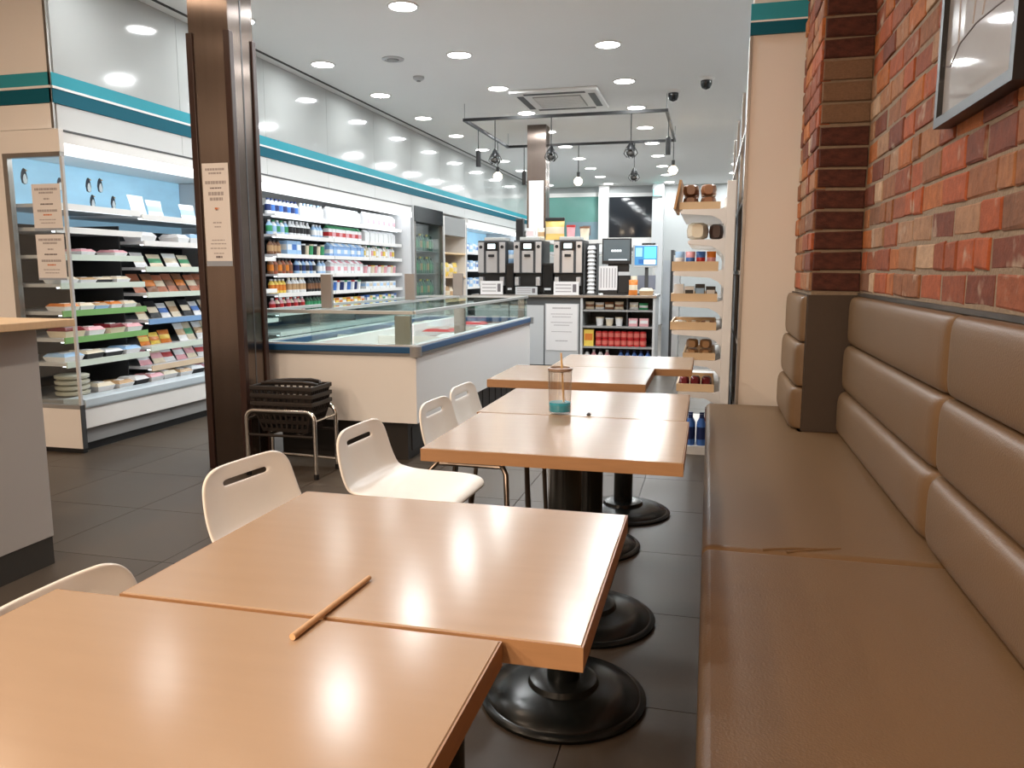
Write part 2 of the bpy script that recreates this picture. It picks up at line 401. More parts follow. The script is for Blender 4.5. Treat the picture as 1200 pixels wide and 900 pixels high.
for j in range(-7, 10):
    y = 5.58 + j * 1.315
    for x in (-3.53, -2.21, -0.90, 0.40):
        warm = y < 3.5
        if x > 0 and y < 5: continue
        downlight(x, y, warm, (P_REAR_FILL[j] if y < 0 else P_WARM) if warm else (P_WALL if x < -3 else P_NEUTRAL))

def vent(x, y, label):
    t = thing('ceiling_vent', (x, y, CEIL), label, 'vent')
    MB().lathe([(0.10, 0), (0.10, -0.008), (0.075, -0.014), (0.07, -0.006), (0.0, -0.006)], 24).build('rim', grey_l, t, smooth=True)
    MB().lathe([(0.0, -0.016), (0.05, -0.016), (0.055, -0.008)], 20).build('disc', grey, t, smooth=True)
vent(-2.83, 6.88, 'round grey ceiling air vent, the larger of two')
t = thing('smoke_detector', (-2.84, 7.55, CEIL), 'small round smoke detector on the shop ceiling', 'detector')
MB().lathe([(0.055, 0), (0.055, -0.02), (0.03, -0.038), (0, -0.04)], 20).build('body', grey_l, t, smooth=True)
MB().lathe([(0.02, -0.036), (0.02, -0.046), (0, -0.046)], 12).build('sensor', grey, t)
for x, y, lb in ((-0.44, 8.75, 'black dome security camera nearer the hanging lamp frame'), (-0.10, 8.27, 'black dome security camera nearer the beige partition')):
    t = thing('security_camera', (x, y, CEIL), lb, 'camera', 'ceiling cameras')
    MB().lathe([(0.075, 0), (0.075, -0.02), (0.06, -0.03), (0, -0.03)], 20).build('mount', white_paint, t, smooth=True)
    MB().lathe([(0.055, -0.03), (0.055, -0.065), (0.04, -0.10), (0, -0.115)], 20).build('dome', black_gloss, t, smooth=True)
ac = thing('ceiling_air_conditioner', (-1.66, 8.83, CEIL), 'square white cassette air conditioner set in the shop ceiling', 'air conditioner')
B(-0.47, 0.47, -0.5, 0.5, -0.035, 0).build('frame', white_paint, ac, bevel=0.012)
B(-0.26, 0.26, -0.28, 0.28, -0.043, -0.035).build('grille', mat('ac_grille', (0.40, 0.39, 0.37), 0.6), ac)
for k in range(9): B(-0.25, 0.25, -0.26 + k * 0.063, -0.235 + k * 0.063, -0.05, -0.043).build('slat', white_paint, ac)
for a, b_, c_, d in ((-0.33, 0.33, -0.43, -0.37), (-0.33, 0.33, 0.37, 0.43), (-0.42, -0.35, -0.33, 0.33), (0.35, 0.42, -0.33, 0.33)):
    B(a, b_, c_, d, -0.039, -0.035).build('air_slot', grey_d, ac)

# hanging lamp frame over the coffee counter with pendants
FX0, FX1, FY0, FY1, FZ = -2.78, -0.51, 8.85, 10.85, 2.88
lf = thing('lamp_frame', (0, 0, 0), 'black square tube frame hung from the ceiling over the coffee counter', 'lamp frame')
q = 0.016
for nm, a in (('bar', (FX0 - q, FX1 + q, FY0 - q, FY0 + q, FZ - q, FZ + q)), ('bar', (FX0 - q, FX1 + q, FY1 - q, FY1 + q, FZ - q, FZ + q)),
              ('bar', (FX0 - q, FX0 + q, FY0 + q, FY1 - q, FZ - q, FZ + q)), ('bar', (FX1 - q, FX1 + q, FY0 + q, FY1 - q, FZ - q, FZ + q))):
    B(*a).build(nm, black, lf)
for x in (FX0, FX1):
    for y in (FY0, FY1): MB().cyl((x, y, FZ + q), (x, y, CEIL), 0.004, n=6).build('hanger_wire', grey, lf)
PN = [(FX0, 9.4, 2.43, 'spot'), (-2.42, FY0, 2.38, 'cage'), (FX0, 10.3, 2.36, 'bulb'), (-1.77, FY0, 2.39, 'cage'), (-1.79, FY1, 2.33, 'bulb'),
      (-0.885, FY0, 2.40, 'cage'), (-1.035, FY1, 2.37, 'cage'), (FX1, 9.3, 2.48, 'spot'), (FX1, 10.6, 2.41, 'bulb'), (-2.55, FY1, 2.36, 'spot')]
LB = {'spot': 'slim black cylinder pendant hanging from the lamp frame', 'cage': 'black caged pendant lamp hanging from the lamp frame', 'bulb': 'bare glowing globe bulb hanging from the lamp frame'}
for x, y, z, k in PN:
    t = thing('pendant_lamp', (x, y, FZ - q), LB[k], 'pendant lamp', 'pendants on the lamp frame: ' + k)
    zl = z - FZ + q
    MB().cyl((0, 0, zl + 0.13), (0, 0, 0), 0.006, n=6).build('cord', black, t)
    if k == 'spot':
        MB().lathe([(0.012, zl + 0.20), (0.03, zl + 0.18), (0.03, zl), (0, zl)], 14).build('shade', black, t, smooth=True)
    elif k == 'cage':
        MB().lathe([(0.012, zl + 0.17), (0.03, zl + 0.14), (0.055, zl + 0.10), (0.058, zl + 0.085), (0.0, zl + 0.085)], 16).build('socket_cap', black, t, smooth=True)
        for i in range(6):
            a = i * math.pi / 3
            MB().tube([(0.055 * math.cos(a), 0.055 * math.sin(a), zl + 0.09), (0.075 * math.cos(a), 0.075 * math.sin(a), zl + 0.045), (0.035 * math.cos(a), 0.035 * math.sin(a), zl)], 0.005, 5).build('cage_rib', black, t)
        MB().lathe([(0, zl + 0.085), (0.045, zl + 0.06), (0.045, zl + 0.03), (0, zl + 0.005)], 12).build('bulb', mat('smoked_bulb', (0.05, 0.045, 0.04), 0.2), t, smooth=True)
    else:
        MB().cyl((0, 0, zl + 0.11), (0, 0, zl + 0.18), 0.022, n=12).build('socket', black, t)
        MB().lathe([(0.0, zl), (0.035, zl + 0.012), (0.06, zl + 0.05), (0.05, zl + 0.085), (0.022, zl + 0.11)], 16).build('bulb', glow_warm, t, smooth=True)

# ------------------------------------------------------------------ steel clad columns
def column(x0, x1, y0, y1, label, trims=True):
    t = thing('steel_column', ((x0 + x1) / 2, (y0 + y1) / 2, 0), label, 'column')
    a, b = (x1 - x0) / 2, (y1 - y0) / 2
    B(-a, a, -b, b, 0, CEIL).build('cladding', steel, t)
    B(a, a + 0.0015, -0.005, 0.005, 0, CEIL).build('seam', grey_d, t)
    if trims:
        for sx in (-1, 1):
            for sy in (-1, 1):
                B(min(sx * (a - 0.028), sx * (a + 0.012)), max(sx * (a - 0.028), sx * (a + 0.012)), min(sy * (b - 0.028), sy * (b + 0.012)), max(sy * (b - 0.028), sy * (b + 0.012)), 0.0, 2.48).build('corner_guard', darkwood, t, bevel=0.004)
    return t
column(-2.86, -2.61, 4.0, 4.24, 'square stainless steel column with dark corner guards beside the freezer')
column(-2.38, -2.13, 10.3, 10.55, 'square polished steel column behind the coffee machines', False)
def notice(loc, W, H, label, rows, seed, rz=0.0, band=True):
    rr = random.Random(seed)
    t = thing('paper_notice', loc, label, 'notice', rz=rz)
    B(-W / 2, W / 2, -0.002, 0, 0, H).build('sheet', paper, t)
    if band: B(-W / 2, W / 2, -0.003, -0.002, 0, H * 0.05).build('footer_band', paper_b, t)
    for fz, th, w_, m in rows:
        x = -W * w_ / 2
        while x < W * w_ / 2 - 0.004:
            L = min(rr.uniform(0.010, 0.024), W * w_ / 2 - x)
            B(x, x + L * 0.82, -0.003, -0.002, H * fz, H * (fz + th)).build('print_mark', m, t)
            x += L
    return t
colrows = [(0.93, 0.022, 0.75, ink_l), (0.895, 0.018, 0.5, ink_l), (0.80, 0.03, 0.8, ink_l), (0.755, 0.012, 0.45, ink), (0.69, 0.035, 0.6, ink_l), (0.64, 0.03, 0.5, ink_l),
           (0.555, 0.018, 0.16, ink_o), (0.545, 0.01, 0.1, ink), (0.42, 0.012, 0.35, ink_l), (0.38, 0.012, 0.25, ink_l), (0.25, 0.01, 0.5, ink_l), (0.215, 0.01, 0.6, ink_l), (0.17, 0.01, 0.65, ink_l), (0.12, 0.01, 0.4, ink_l), (0.08, 0.02, 0.25, ink)]
notice((-2.735, 3.9985, 1.20), 0.168, 0.575, 'long white paper notice with printed lines taped to the steel column', colrows, 3)
B(-2.355, -2.155, 10.297, 10.2995, 1.35, 2.35).build('paper_banner', paper, label='tall white paper banner on the column behind the coffee machines', cat='banner')

# ------------------------------------------------------------------ bench with back pads
def pad(x_back, bulge, y0, y1, z0, z1, ny=10, na=12):
    ys = [(0, 0.0), (0.004, 0.45), (0.014, 0.72), (0.03, 0.88), (0.06, 0.97)]
    seq = [(y0 + a, s) for a, s in ys] + [(y0 + (y1 - y0) * k / 6, 1) for k in range(1, 6)] + [(y1 - a, s) for a, s in reversed(ys)]
    zc, hz = (z0 + z1) / 2, (z1 - z0) / 2
    rows = []
    for y, s in seq:
        row = []
        for i in range(na + 1):
            a = -math.pi / 2 + math.pi * i / na
            ca, sa = math.cos(a), math.sin(a)
            row.append((x_back - bulge * s * abs(ca) ** 0.45, y, zc + hz * (0.93 + 0.07 * s) * math.copysign(abs(sa) ** 0.45, sa)))
        rows.append(row)
    m = MB().grid(rows)
    m.add(rows[0], [tuple(range(na + 1))]); m.add(rows[-1], [tuple(reversed(range(na + 1)))])
    return m
SZ = 0.445
bench = thing('bench_seat', (0, 0, 0), 'long taupe leatherette bench with padded back rolls along the brick wall', 'bench')
MB().prism([(0.035, -1.1), (XR - 0.006, -1.1), (XR - 0.006, 3.735), (0.426, 3.735), (0.426, 4.43), (0.035, 4.43)], 'z', 0, 0.33).build('plinth', leather, bench)
for y0, y1 in ((2.062, 4.43), (-0.6, 2.058), (-1.1, -0.604)):
    ply = [(0.005, y0), (0.637, y0), (0.637, 3.735), (0.426, 3.735), (0.426, y1), (0.005, y1)] if y1 > 4 else [(0.005, y0), (0.637, y0), (0.637, y1), (0.005, y1)]
    MB().prism(ply, 'z', 0.331, SZ).build('seat_cushion', leather, bench, bevel=0.022, seg=5, smooth=True)
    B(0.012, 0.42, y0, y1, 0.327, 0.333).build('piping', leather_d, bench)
rows = ((0.850, 1.060, 0.045), (0.645, 0.848, 0.058), (0.447, 0.643, 0.072))
for k, (z0, z1, bg) in enumerate(rows):
    ys = [3.722, 2.22, 0.70, -1.1]
    for a, b_ in zip(ys[1:], ys[:-1]):
        pad(0.636, bg, a + 0.002, b_ - 0.002, z0, z1).build('back_pad', leather, bench, smooth=True)
    pad(0.428, bg - 0.012, 3.757, 4.425, z0, z1).build('back_pad', leather, bench, smooth=True)
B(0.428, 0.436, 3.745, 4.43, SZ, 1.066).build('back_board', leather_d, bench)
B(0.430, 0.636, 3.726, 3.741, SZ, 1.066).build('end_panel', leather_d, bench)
# creases in the seat near the seam
for (x0, y0, x1, y1) in ((0.16, 2.075, 0.30, 2.115), (0.22, 2.072, 0.36, 2.13)):
    MB().tube([(x0, y0, SZ - 0.001), ((x0 + x1) / 2, (y0 + y1) / 2, SZ + 0.0015), (x1, y1, SZ - 0.001)], 0.004, 6).build('crease', leather, bench, smooth=True)

# ------------------------------------------------------------------ tables
TT = 0.745
def make_table(W, D):
    t = thing('dining_table', (0, 0, 0), '', 'table', 'dining tables')
    B(-W / 2 + 0.002, W / 2 - 0.002, -D / 2 + 0.002, D / 2 - 0.002, TT - 0.031, TT).build('tabletop', table_m, t, bevel=0.0015, seg=1)
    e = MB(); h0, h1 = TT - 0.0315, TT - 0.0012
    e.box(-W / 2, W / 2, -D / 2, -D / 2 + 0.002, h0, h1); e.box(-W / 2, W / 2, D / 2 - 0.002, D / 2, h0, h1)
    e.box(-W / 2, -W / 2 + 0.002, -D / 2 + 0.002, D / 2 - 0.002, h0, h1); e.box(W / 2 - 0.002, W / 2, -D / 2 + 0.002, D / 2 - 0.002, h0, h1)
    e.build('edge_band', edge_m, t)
    B(-0.15, 0.15, -0.15, 0.15, TT - 0.040, TT - 0.0315).build('top_plate', black_iron, t)
    MB().lathe([(0.0455, 0.045), (0.0455, TT - 0.040)], 24).build('pedestal', black_iron, t, smooth=True)
    MB().lathe([(0.0, 0.001), (0.226, 0.001), (0.228, 0.010), (0.220, 0.016), (0.210, 0.018), (0.206, 0.023), (0.14, 0.040), (0.098, 0.046), (0.092, 0.060), (0.075, 0.064), (0.0455, 0.064)], 48).build('base_disc', black_iron, t, smooth=True)
    return t
tb = make_table(0.625, 0.506)
TB = [(-0.532, 0.575, 'beech-topped cafe table with its corner butted under the wooden stick, no table beyond its near side'),
      (-0.438, 1.088, 'beech-topped cafe table that the wooden stick points across, before the gap between tables'),
      (-0.355, 1.998, 'beech-topped cafe table just before the one holding the blue cup'),
      (-0.365, 2.508, 'beech-topped cafe table carrying the plastic cup of blue liquid'),
      (-0.535, 3.218, 'beech-topped cafe table beyond the one with the blue cup'),
      (-0.375, 3.728, 'beech-topped cafe table closest to the bread rack, set closer to the bench')]
labels = ['beech-topped cafe table at the row end, under the thick end of the stick', 'beech-topped cafe table under the thin end of the stick, ahead of the gap',
          'beech-topped cafe table just past the gap, adjoining the one with the blue cup', 'beech-topped cafe table that carries the plastic cup of blue liquid',
          'beech-topped cafe table between the blue cup table and the bread rack table', 'beech-topped cafe table closest to the bread rack, set nearer the bench']
for k, (x, y, _) in enumerate(TB):
    o = tb if k == 0 else copy_tree(tb)
    o.location = (x, y, 0); o['label'] = labels[k]
    for c_ in o.children:
        if c_.name.split('.')[0] in ('pedestal', 'base_disc', 'top_plate'): c_.location.x = {1: 0.04, 4: 0.06}.get(k, 0.0)

# wooden stick and the cup
a, b_ = Vector((-0.456, 0.768, TT + 0.0045)), Vector((-0.444, 0.955, TT + 0.0045))
MB().cyl(a, b_, 0.0042, 0.0034, 10).build('wooden_stick', stick_m, smooth=True, label='thin round wooden stick lying across the join of two tables', cat='stick')
cup = thing('plastic_cup', (-0.425, 2.285, TT), 'clear tall plastic cup with blue liquid at the bottom', 'cup')
MB().lathe([(0.0, 0.001), (0.030, 0.001), (0.033, 0.006), (0.036, 0.13), (0.0375, 0.135), (0.0365, 0.135), (0.035, 0.13), (0.032, 0.007), (0.0, 0.005)], 28).build('cup_wall', cup_glass, cup, smooth=True)
MB().lathe([(0.0, 0.008), (0.0318, 0.009), (0.0328, 0.036), (0.0, 0.036)], 28).build('blue_liquid', mat('blue_liquid', (0.01, 0.36, 0.50), 0.12, emit=0.08), cup, smooth=True)
MB().lathe([(0.028, 0.128), (0.037, 0.132), (0.037, 0.139), (0.030, 0.141), (0.028, 0.136)], 24).build('rim_ring', mat('brown_rim', (0.28, 0.20, 0.15), 0.4), cup, smooth=True)
MB().cyl((0.012, 0.0, 0.037), (0.004, -0.008, 0.185), 0.0028, n=8).build('straw', mat('amber_straw', (0.75, 0.50, 0.22), 0.4), cup, smooth=True)
MB().lathe([(0.0, 0.0), (0.006, 0.001), (0.007, 0.005), (0.003, 0.009), (0.0, 0.0095)], 10).build('bottle_cap_crumb', grey_d, loc=(-0.335, 2.272, TT), smooth=True, label='tiny dark crumb on the table beside the blue cup', cat='crumb')

# ------------------------------------------------------------------ chairs
def chair_shell():
    """facing +x, origin on the floor under the seat centre"""
    # side profile from seat front to back top: (x, z, halfwidth, edge lift)
    prof = [(0.215, 0.4320, 0.1146, 0), (0.205, 0.4440, 0.1547, 0), (0.165, 0.4520, 0.1795, 0.001), (0.09, 0.4500, 0.1891, 0.003), (0, 0.4460, 0.1929, 0.006), (-0.08, 0.4440, 0.1939, 0.01),
            (-0.135, 0.4520, 0.1948, 0.014), (-0.168, 0.4778, 0.1939, 0.014), (-0.183, 0.5191, 0.1910, 0.012), (-0.192, 0.5664, 0.1853, 0.01), (-0.198, 0.5948, 0.1795, 0.01), (-0.201, 0.6085, 0.1757, 0.01), (-0.204, 0.6223, 0.1681, 0.01), (-0.208, 0.6412, 0.1490, 0.01), (-0.21, 0.6498, 0.1098, 0.01)]
    us = [-1, -0.9, -0.68, -0.50, -0.38, -0.13, 0.13, 0.38, 0.50, 0.68, 0.9, 1]
    m = MB(); n = len(us); rows = []
    for x, z, hw, lift in prof:
        r = []
        for u in us:
            e = max(0, abs(u) - 0.3) / 0.7
            up = z > 0.47
            r.append((x + (lift * 1.6 * e * e if up else 0), u * hw, z + (0 if up else lift * e * e)))
        rows.append(r)
    vs = [p for r in rows for p in r]; fs = []
    for k in range(len(rows) - 1):
        for i in range(n - 1):
            if k == 10 and 3 <= i <= 7: continue      # grip slot
            fs.append((k * n + i, k * n + i + 1, (k + 1) * n + i + 1, (k + 1) * n + i))
    m.add(vs, fs)
    return m
def make_chair():
    t = thing('cafe_chair', (0, 0, 0), '', 'chair', 'white cafe chairs along the table row')
    sh = chair_shell().build('shell', shell_m, t, smooth=True)
    so = sh.modifiers.new('thick', 'SOLIDIFY'); so.thickness = 0.011; so.offset = 0
    ss = sh.modifiers.new('sub', 'SUBSURF'); ss.levels = 1; ss.render_levels = 2
    sh.data.set_sharp_from_angle(angle=R(180))
    B(-0.13, 0.14, -0.13, 0.13, 0.424, 0.436).build('seat_plate', black, t, bevel=0.004)
    for sx, sy in ((1, 1), (1, -1), (-1, 1), (-1, -1)):
        top = (sx * 0.13, sy * 0.125, 0.428); mid = (sx * 0.155, sy * 0.150, 0.40); bot = (sx * 0.17 - (0.04 if sx < 0 else 0), sy * 0.165, 0.012)
        MB().tube([top, mid, bot], 0.0105, 10).build('leg', leg_m, t, smooth=True)
        MB().cyl((bot[0], bot[1], 0.0), (bot[0] - sx * 0.002, bot[1] - sy * 0.002, 0.02), 0.013, n=10).build('foot_cap', black, t)
    for sy in (1, -1):
        MB().tube([(-0.13, sy * 0.125, 0.42), (0.13, sy * 0.125, 0.42)], 0.009, 8).build('seat_rail', leg_m, t, smooth=True)
    return t
ch = make_chair()
CHS = [(-0.85, 1.0, -2, 'white shell chair with grip slot at the table under the thick end of the stick'),
       (-1.05, 1.86, -8, 'white shell chair with grip slot pulled out beside the gap in the table row'),
       (-0.955, 2.42, -2, 'white shell chair with grip slot showing its whole seat, beside the table past the gap'),
       (-0.88, 2.97, -2, 'white shell chair with grip slot, next one beyond the chair with its whole seat showing'),
       (-0.90, 3.40, -2, 'white shell chair with grip slot closest to the freezer side and the bread rack table')]
for k, (x, y, a, lb) in enumerate(CHS):
    o = ch if k == 0 else copy_tree(ch)
    o.location = (x, y, 0); o.rotation_euler = (0, 0, R(a)); o['label'] = lb

# ------------------------------------------------------------------ picture on the brick wall
pf = thing('framed_picture', (XR - 0.010, 2.20, 1.565), 'black framed pale line drawing under glass on the brick wall', 'picture')
PW, PH, PD = 0.30, 0.62, 0.045
fw = 0.026
B(-PD, 0, -PW, PW, 0, fw).build('frame_bar', black, pf); B(-PD, 0, -PW, PW, PH - fw, PH).build('frame_bar', black, pf)
B(-PD, 0, -PW, -PW + fw, fw, PH - fw).build('frame_bar', black, pf); B(-PD, 0, PW - fw, PW, fw, PH - fw).build('frame_bar', black, pf)
sheet_m = mat('picture_sheet', (0.46, 0.47, 0.50), 0.04, noise=0.22, nscale=3.0, coat=0.6)
B(-PD + 0.014, -0.004, -PW + fw, PW - fw, fw, PH - fw).build('sheet', sheet_m, pf)
for pts in ([(0.265, 0.16), (0.22, 0.15), (0.15, 0.19), (0.02, 0.205), (-0.12, 0.20), (-0.27, 0.19)], [(0.16, 0.19), (0.17, 0.30), (0.20, 0.45), (0.17, 0.58)], [(-0.02, 0.21), (-0.06, 0.33), (-0.20, 0.36), (-0.265, 0.40)], [(0.05, 0.21), (0.02, 0.4), (0.03, 0.58)]):
    MB().tube([(-PD + 0.0135, y, z) for y, z in pts], 0.0022, 5).build('drawn_line', ink_l if pts[0][1] != 0.16 else ink, pf)
B(-PD + 0.0135, -PD + 0.014, 0.12, 0.27, 0.2, 0.56).build('drawn_patch', mat('drawn_grey', (0.30, 0.29, 0.29), 0.15, noise=0.35, nscale=7), pf)

# ------------------------------------------------------------------ counter at the left
lc = thing('side_counter', (-2.53, 0, 0), 'grey panelled counter with a pale wooden top', 'counter')
B(-0.75, 0.0, 0.3, 2.49, 0.115, 0.955).build('body', mat('counter_grey', (0.44, 0.43, 0.42), 0.38, noise=0.05, nscale=2), lc, bevel=0.002)
B(-0.73, -0.004, 0.32, 2.486, 0, 0.115).build('kick_board', mat('kick_dark', (0.045, 0.043, 0.040), 0.45), lc)
B(-0.80, 0.10, 0.26, 2.58, 0.955, 0.985).build('counter_top', pine, lc, bevel=0.003)

# ------------------------------------------------------------------ basket stand
bs = thing('basket_stand', (-2.34, 4.04, 0), 'bent chrome tube stand carrying shopping baskets in front of the freezer', 'stand')
for y in (-0.13, 0.13):
    pts = [(-0.215, y, 0.02), (-0.215, y, 0.335)] + [(-0.215 + 0.05 * (1 - math.cos(a)), y, 0.335 + 0.05 * math.sin(a)) for a in (0.4, 0.8, 1.2, 1.57)]
    pts += [(0.165 + 0.05 * math.sin(a), y, 0.335 + 0.05 * math.cos(a)) for a in (0, 0.4, 0.8, 1.2, 1.57)] + [(0.215, y, 0.02)]
    MB().tube(pts, 0.0125, 10).build('hoop', chrome, bs, smooth=True)
    for x in (-0.215, 0.215): MB().cyl((x, y, 0), (x, y, 0.03), 0.015, n=10).build('foot_cap', black, bs)
for x in (-0.21, 0.21): MB().cyl((x, -0.13, 0.33), (x, 0.13, 0.33), 0.009, n=8).build('side_rail', chrome, bs, smooth=True)
MB().tube([(-0.215, 0.13, 0.075), (0.215, 0.13, 0.06)], 0.008, 8).build('lower_rail', chrome, bs, smooth=True)
brown_black = mat('basket_plastic', (0.022, 0.016, 0.013), 0.5)
def basket(z, k, label):
    t = thing('shopping_basket', (-2.34, 4.045, z), label, 'basket', 'stacked shopping baskets')
    a, b2, h = 0.185, 0.112, 0.17
    m = MB()
    m.box(-a + 0.02, a - 0.02, -b2 + 0.01, b2 - 0.01, 0, 0.008)
    m.build('bottom', brown_black, t)
    for sgn, ax in ((1, 'x'), (-1, 'x'), (1, 'y'), (-1, 'y')):
        w_ = MB()
        n = 9
        for i in range(n + 1):
            f = -1 + 2 * i / n
            if ax == 'x': w_.box(sgn * a - 0.004, sgn * a + 0.004, f * b2 - 0.005, f * b2 + 0.005, 0, h)
            else: w_.box(f * a - 0.007, f * a + 0.007, sgn * b2 - 0.004, sgn * b2 + 0.004, 0, h)
        for j in range(4):
            zz = 0.004 + j * (h - 0.02) / 3
            if ax == 'x': w_.box(sgn * a - 0.004, sgn * a + 0.004, -b2, b2, zz, zz + 0.02)
            else: w_.box(-a, a, sgn * b2 - 0.004, sgn * b2 + 0.004, zz, zz + 0.02)
        w_.build('lattice_side', brown_black, t)
    for c_ in t.children:
        for v_ in c_.data.vertices:
            f_ = 0.74 + 0.26 * v_.co.z / h; v_.co.x *= f_; v_.co.y *= f_
    rim = MB()
    rim.box(-a - 0.012, a + 0.012, -b2 - 0.012, -b2 + 0.004, h - 0.012, h + 0.012); rim.box(-a - 0.012, a + 0.012, b2 - 0.004, b2 + 0.012, h - 0.012, h + 0.012)
    rim.box(-a - 0.012, -a + 0.004, -b2, b2, h - 0.012, h + 0.012); rim.box(a - 0.004, a + 0.012, -b2, b2, h - 0.012, h + 0.012)
    rim.build('rim', brown_black, t, bevel=0.004)
    return t, a, b2, h
zb = 0.252
for x in (-0.09, 0.09): MB().cyl((x, -0.13, 0.242), (x, 0.13, 0.242), 0.009, n=8).build("support_rail", chrome, bs, smooth=True)
for y in (-0.13, 0.13): MB().cyl((-0.21, y, 0.242), (0.21, y, 0.242), 0.008, n=8).build("support_rail", brown_black, bs, smooth=True)
for k in range(3):
    t, a, b2, h = basket(zb + k * 0.045, k, ['dark brown shopping basket at the bottom of the stack', 'dark brown shopping basket in the middle of the stack', 'dark brown shopping basket on top of the stack with folded handles'][k])
    if k == 2:
        for s_ in (-1, 1):
            MB().tube([(-a + 0.01, s_ * 0.02, h + 0.012), (-0.12, s_ * 0.05, h + 0.02), (-0.04, s_ * 0.06, h + 0.026), (0.10, s_ * 0.06, h + 0.03), (a - 0.03, s_ * 0.05, h + 0.024), (a - 0.005, s_ * 0.02, h + 0.012)], 0.010, 8).build('handle', brown_black, t, smooth=True)

# ------------------------------------------------------------------ wares: shared meshes
CM = {}
def cm(c, rough=0.45):
    k = 'ware_%d_%d_%d' % tuple(int(x * 255) for x in c)
    return mat(k, c, rough, noise=0.06, nscale=25)
WHT, BLU, LBL, RED, ORG, YEL, GRN, PNK, NVY, BRN, CRM, TAN, DRD, BLK = ((0.78, 0.79, 0.80), (0.06, 0.17, 0.50), (0.35, 0.55, 0.80), (0.50, 0.03, 0.03), (0.70, 0.22, 0.04), (0.80, 0.58, 0.10), (0.05, 0.30, 0.13),
    (0.75, 0.38, 0.42), (0.015, 0.03, 0.12), (0.22, 0.10, 0.05), (0.72, 0.63, 0.48), (0.50, 0.32, 0.17), (0.16, 0.015, 0.02), (0.02, 0.02, 0.022))
ME = {}
def bottle(r, h, body, cap, lab):
    k = ('b', r, h, body, cap, lab)
    if k not in ME:
        m = MB(); n = 10
        m.lathe([(r * 0.9, 0), (r, h * 0.04), (r, h * 0.2)], n); m.cur = 1; m.lathe([(r * 1.01, h * 0.2), (r * 1.01, h * 0.6)], n)
        m.cur = 0; m.lathe([(r, h * 0.6), (r * 0.95, h * 0.68), (r * 0.42, h * 0.86), (r * 0.42, h * 0.9)], n); m.cur = 2; m.lathe([(r * 0.48, h * 0.88), (r * 0.48, h)], n)
        ME[k] = m.mesh('bottle', [cm(body, 0.3), cm(lab), cm(cap)], True)
    return ME[k]
def carton(wd, dp, h, body, band, top):
    k = ('c', wd, dp, h, body, band, top)
    if k not in ME:
        m = MB(); e = 0.0008
        m.box(-dp / 2, dp / 2, -wd / 2, wd / 2, 0, h * 0.78)
        m.cur = 1; m.box(-dp / 2 - e, dp / 2 + e, -wd / 2 - e, wd / 2 + e, h * 0.22, h * 0.52)
        m.cur = 2; m.prism([(-dp / 2, h * 0.78), (dp / 2, h * 0.78), (0.004, h * 0.94), (0.004, h), (-0.004, h), (-0.004, h * 0.94)], 'y', -wd / 2, wd / 2)
        ME[k] = m.mesh('carton', [cm(body), cm(band), cm(top)])
    return ME[k]
def tub(r, h, body, lid):
    k = ('t', r, h, body, lid)
    if k not in ME:
        m = MB(); m.lathe([(r * 0.8, 0), (r, h * 0.88)], 12); m.cur = 1; m.lathe([(r * 1.05, h * 0.86), (r * 1.05, h)], 12)
        ME[k] = m.mesh('tub', [cm(body), cm(lid)], True)
    return ME[k]
def boxpack(wd, dp, h, body, band):
    k = ('x', wd, dp, h, body, band)
    if k not in ME:
        m = MB(); e = 0.0008; m.box(-dp / 2, dp / 2, -wd / 2, wd / 2, 0, h); m.cur = 1
        m.box(dp / 2, dp / 2 + e, -wd * 0.42, wd * 0.42, h * 0.35, h * 0.75); m.box(-dp / 2 - e, -dp / 2, -wd * 0.42, wd * 0.42, h * 0.35, h * 0.75)
        m.box(-dp * 0.42, dp * 0.42, -wd / 2 - e, -wd / 2, h * 0.35, h * 0.75)
        ME[k] = m.mesh('box', [cm(body), cm(band)])
    return ME[k]
def tray(wd, dp, h, body, film):
    k = ('y', wd, dp, h, body, film)
    if k not in ME:
        m = MB(); a, b2 = dp / 2, wd / 2
        m.add([(-a * .85, -b2 * .85, 0), (a * .85, -b2 * .85, 0), (a * .85, b2 * .85, 0), (-a * .85, b2 * .85, 0), (-a, -b2, h * .6), (a, -b2, h * .6), (a, b2, h * .6), (-a, b2, h * .6)],
              [(3, 2, 1, 0), (0, 1, 5, 4), (1, 2, 6, 5), (2, 3, 7, 6), (3, 0, 4, 7)])
        m.cur = 1
        m.add([(-a, -b2, h * .6), (a, -b2, h * .6), (a, b2, h * .6), (-a, b2, h * .6), (-a * .7, -b2 * .75, h), (a * .7, -b2 * .75, h * .95), (a * .7, b2 * .75, h), (-a * .7, b2 * .75, h * .92)],
              [(4, 5, 6, 7), (0, 1, 5, 4), (1, 2, 6, 5), (2, 3, 7, 6), (3, 0, 4, 7)])
        m.cur = 2; m.box(a * 0.05, a * 0.6, -b2 * 0.5, b2 * 0.15, h * 0.97, h + 0.002)
        ME[k] = m.mesh('tray', [cm(body), cm(film, 0.2), cm(WHT)])
    return ME[k]
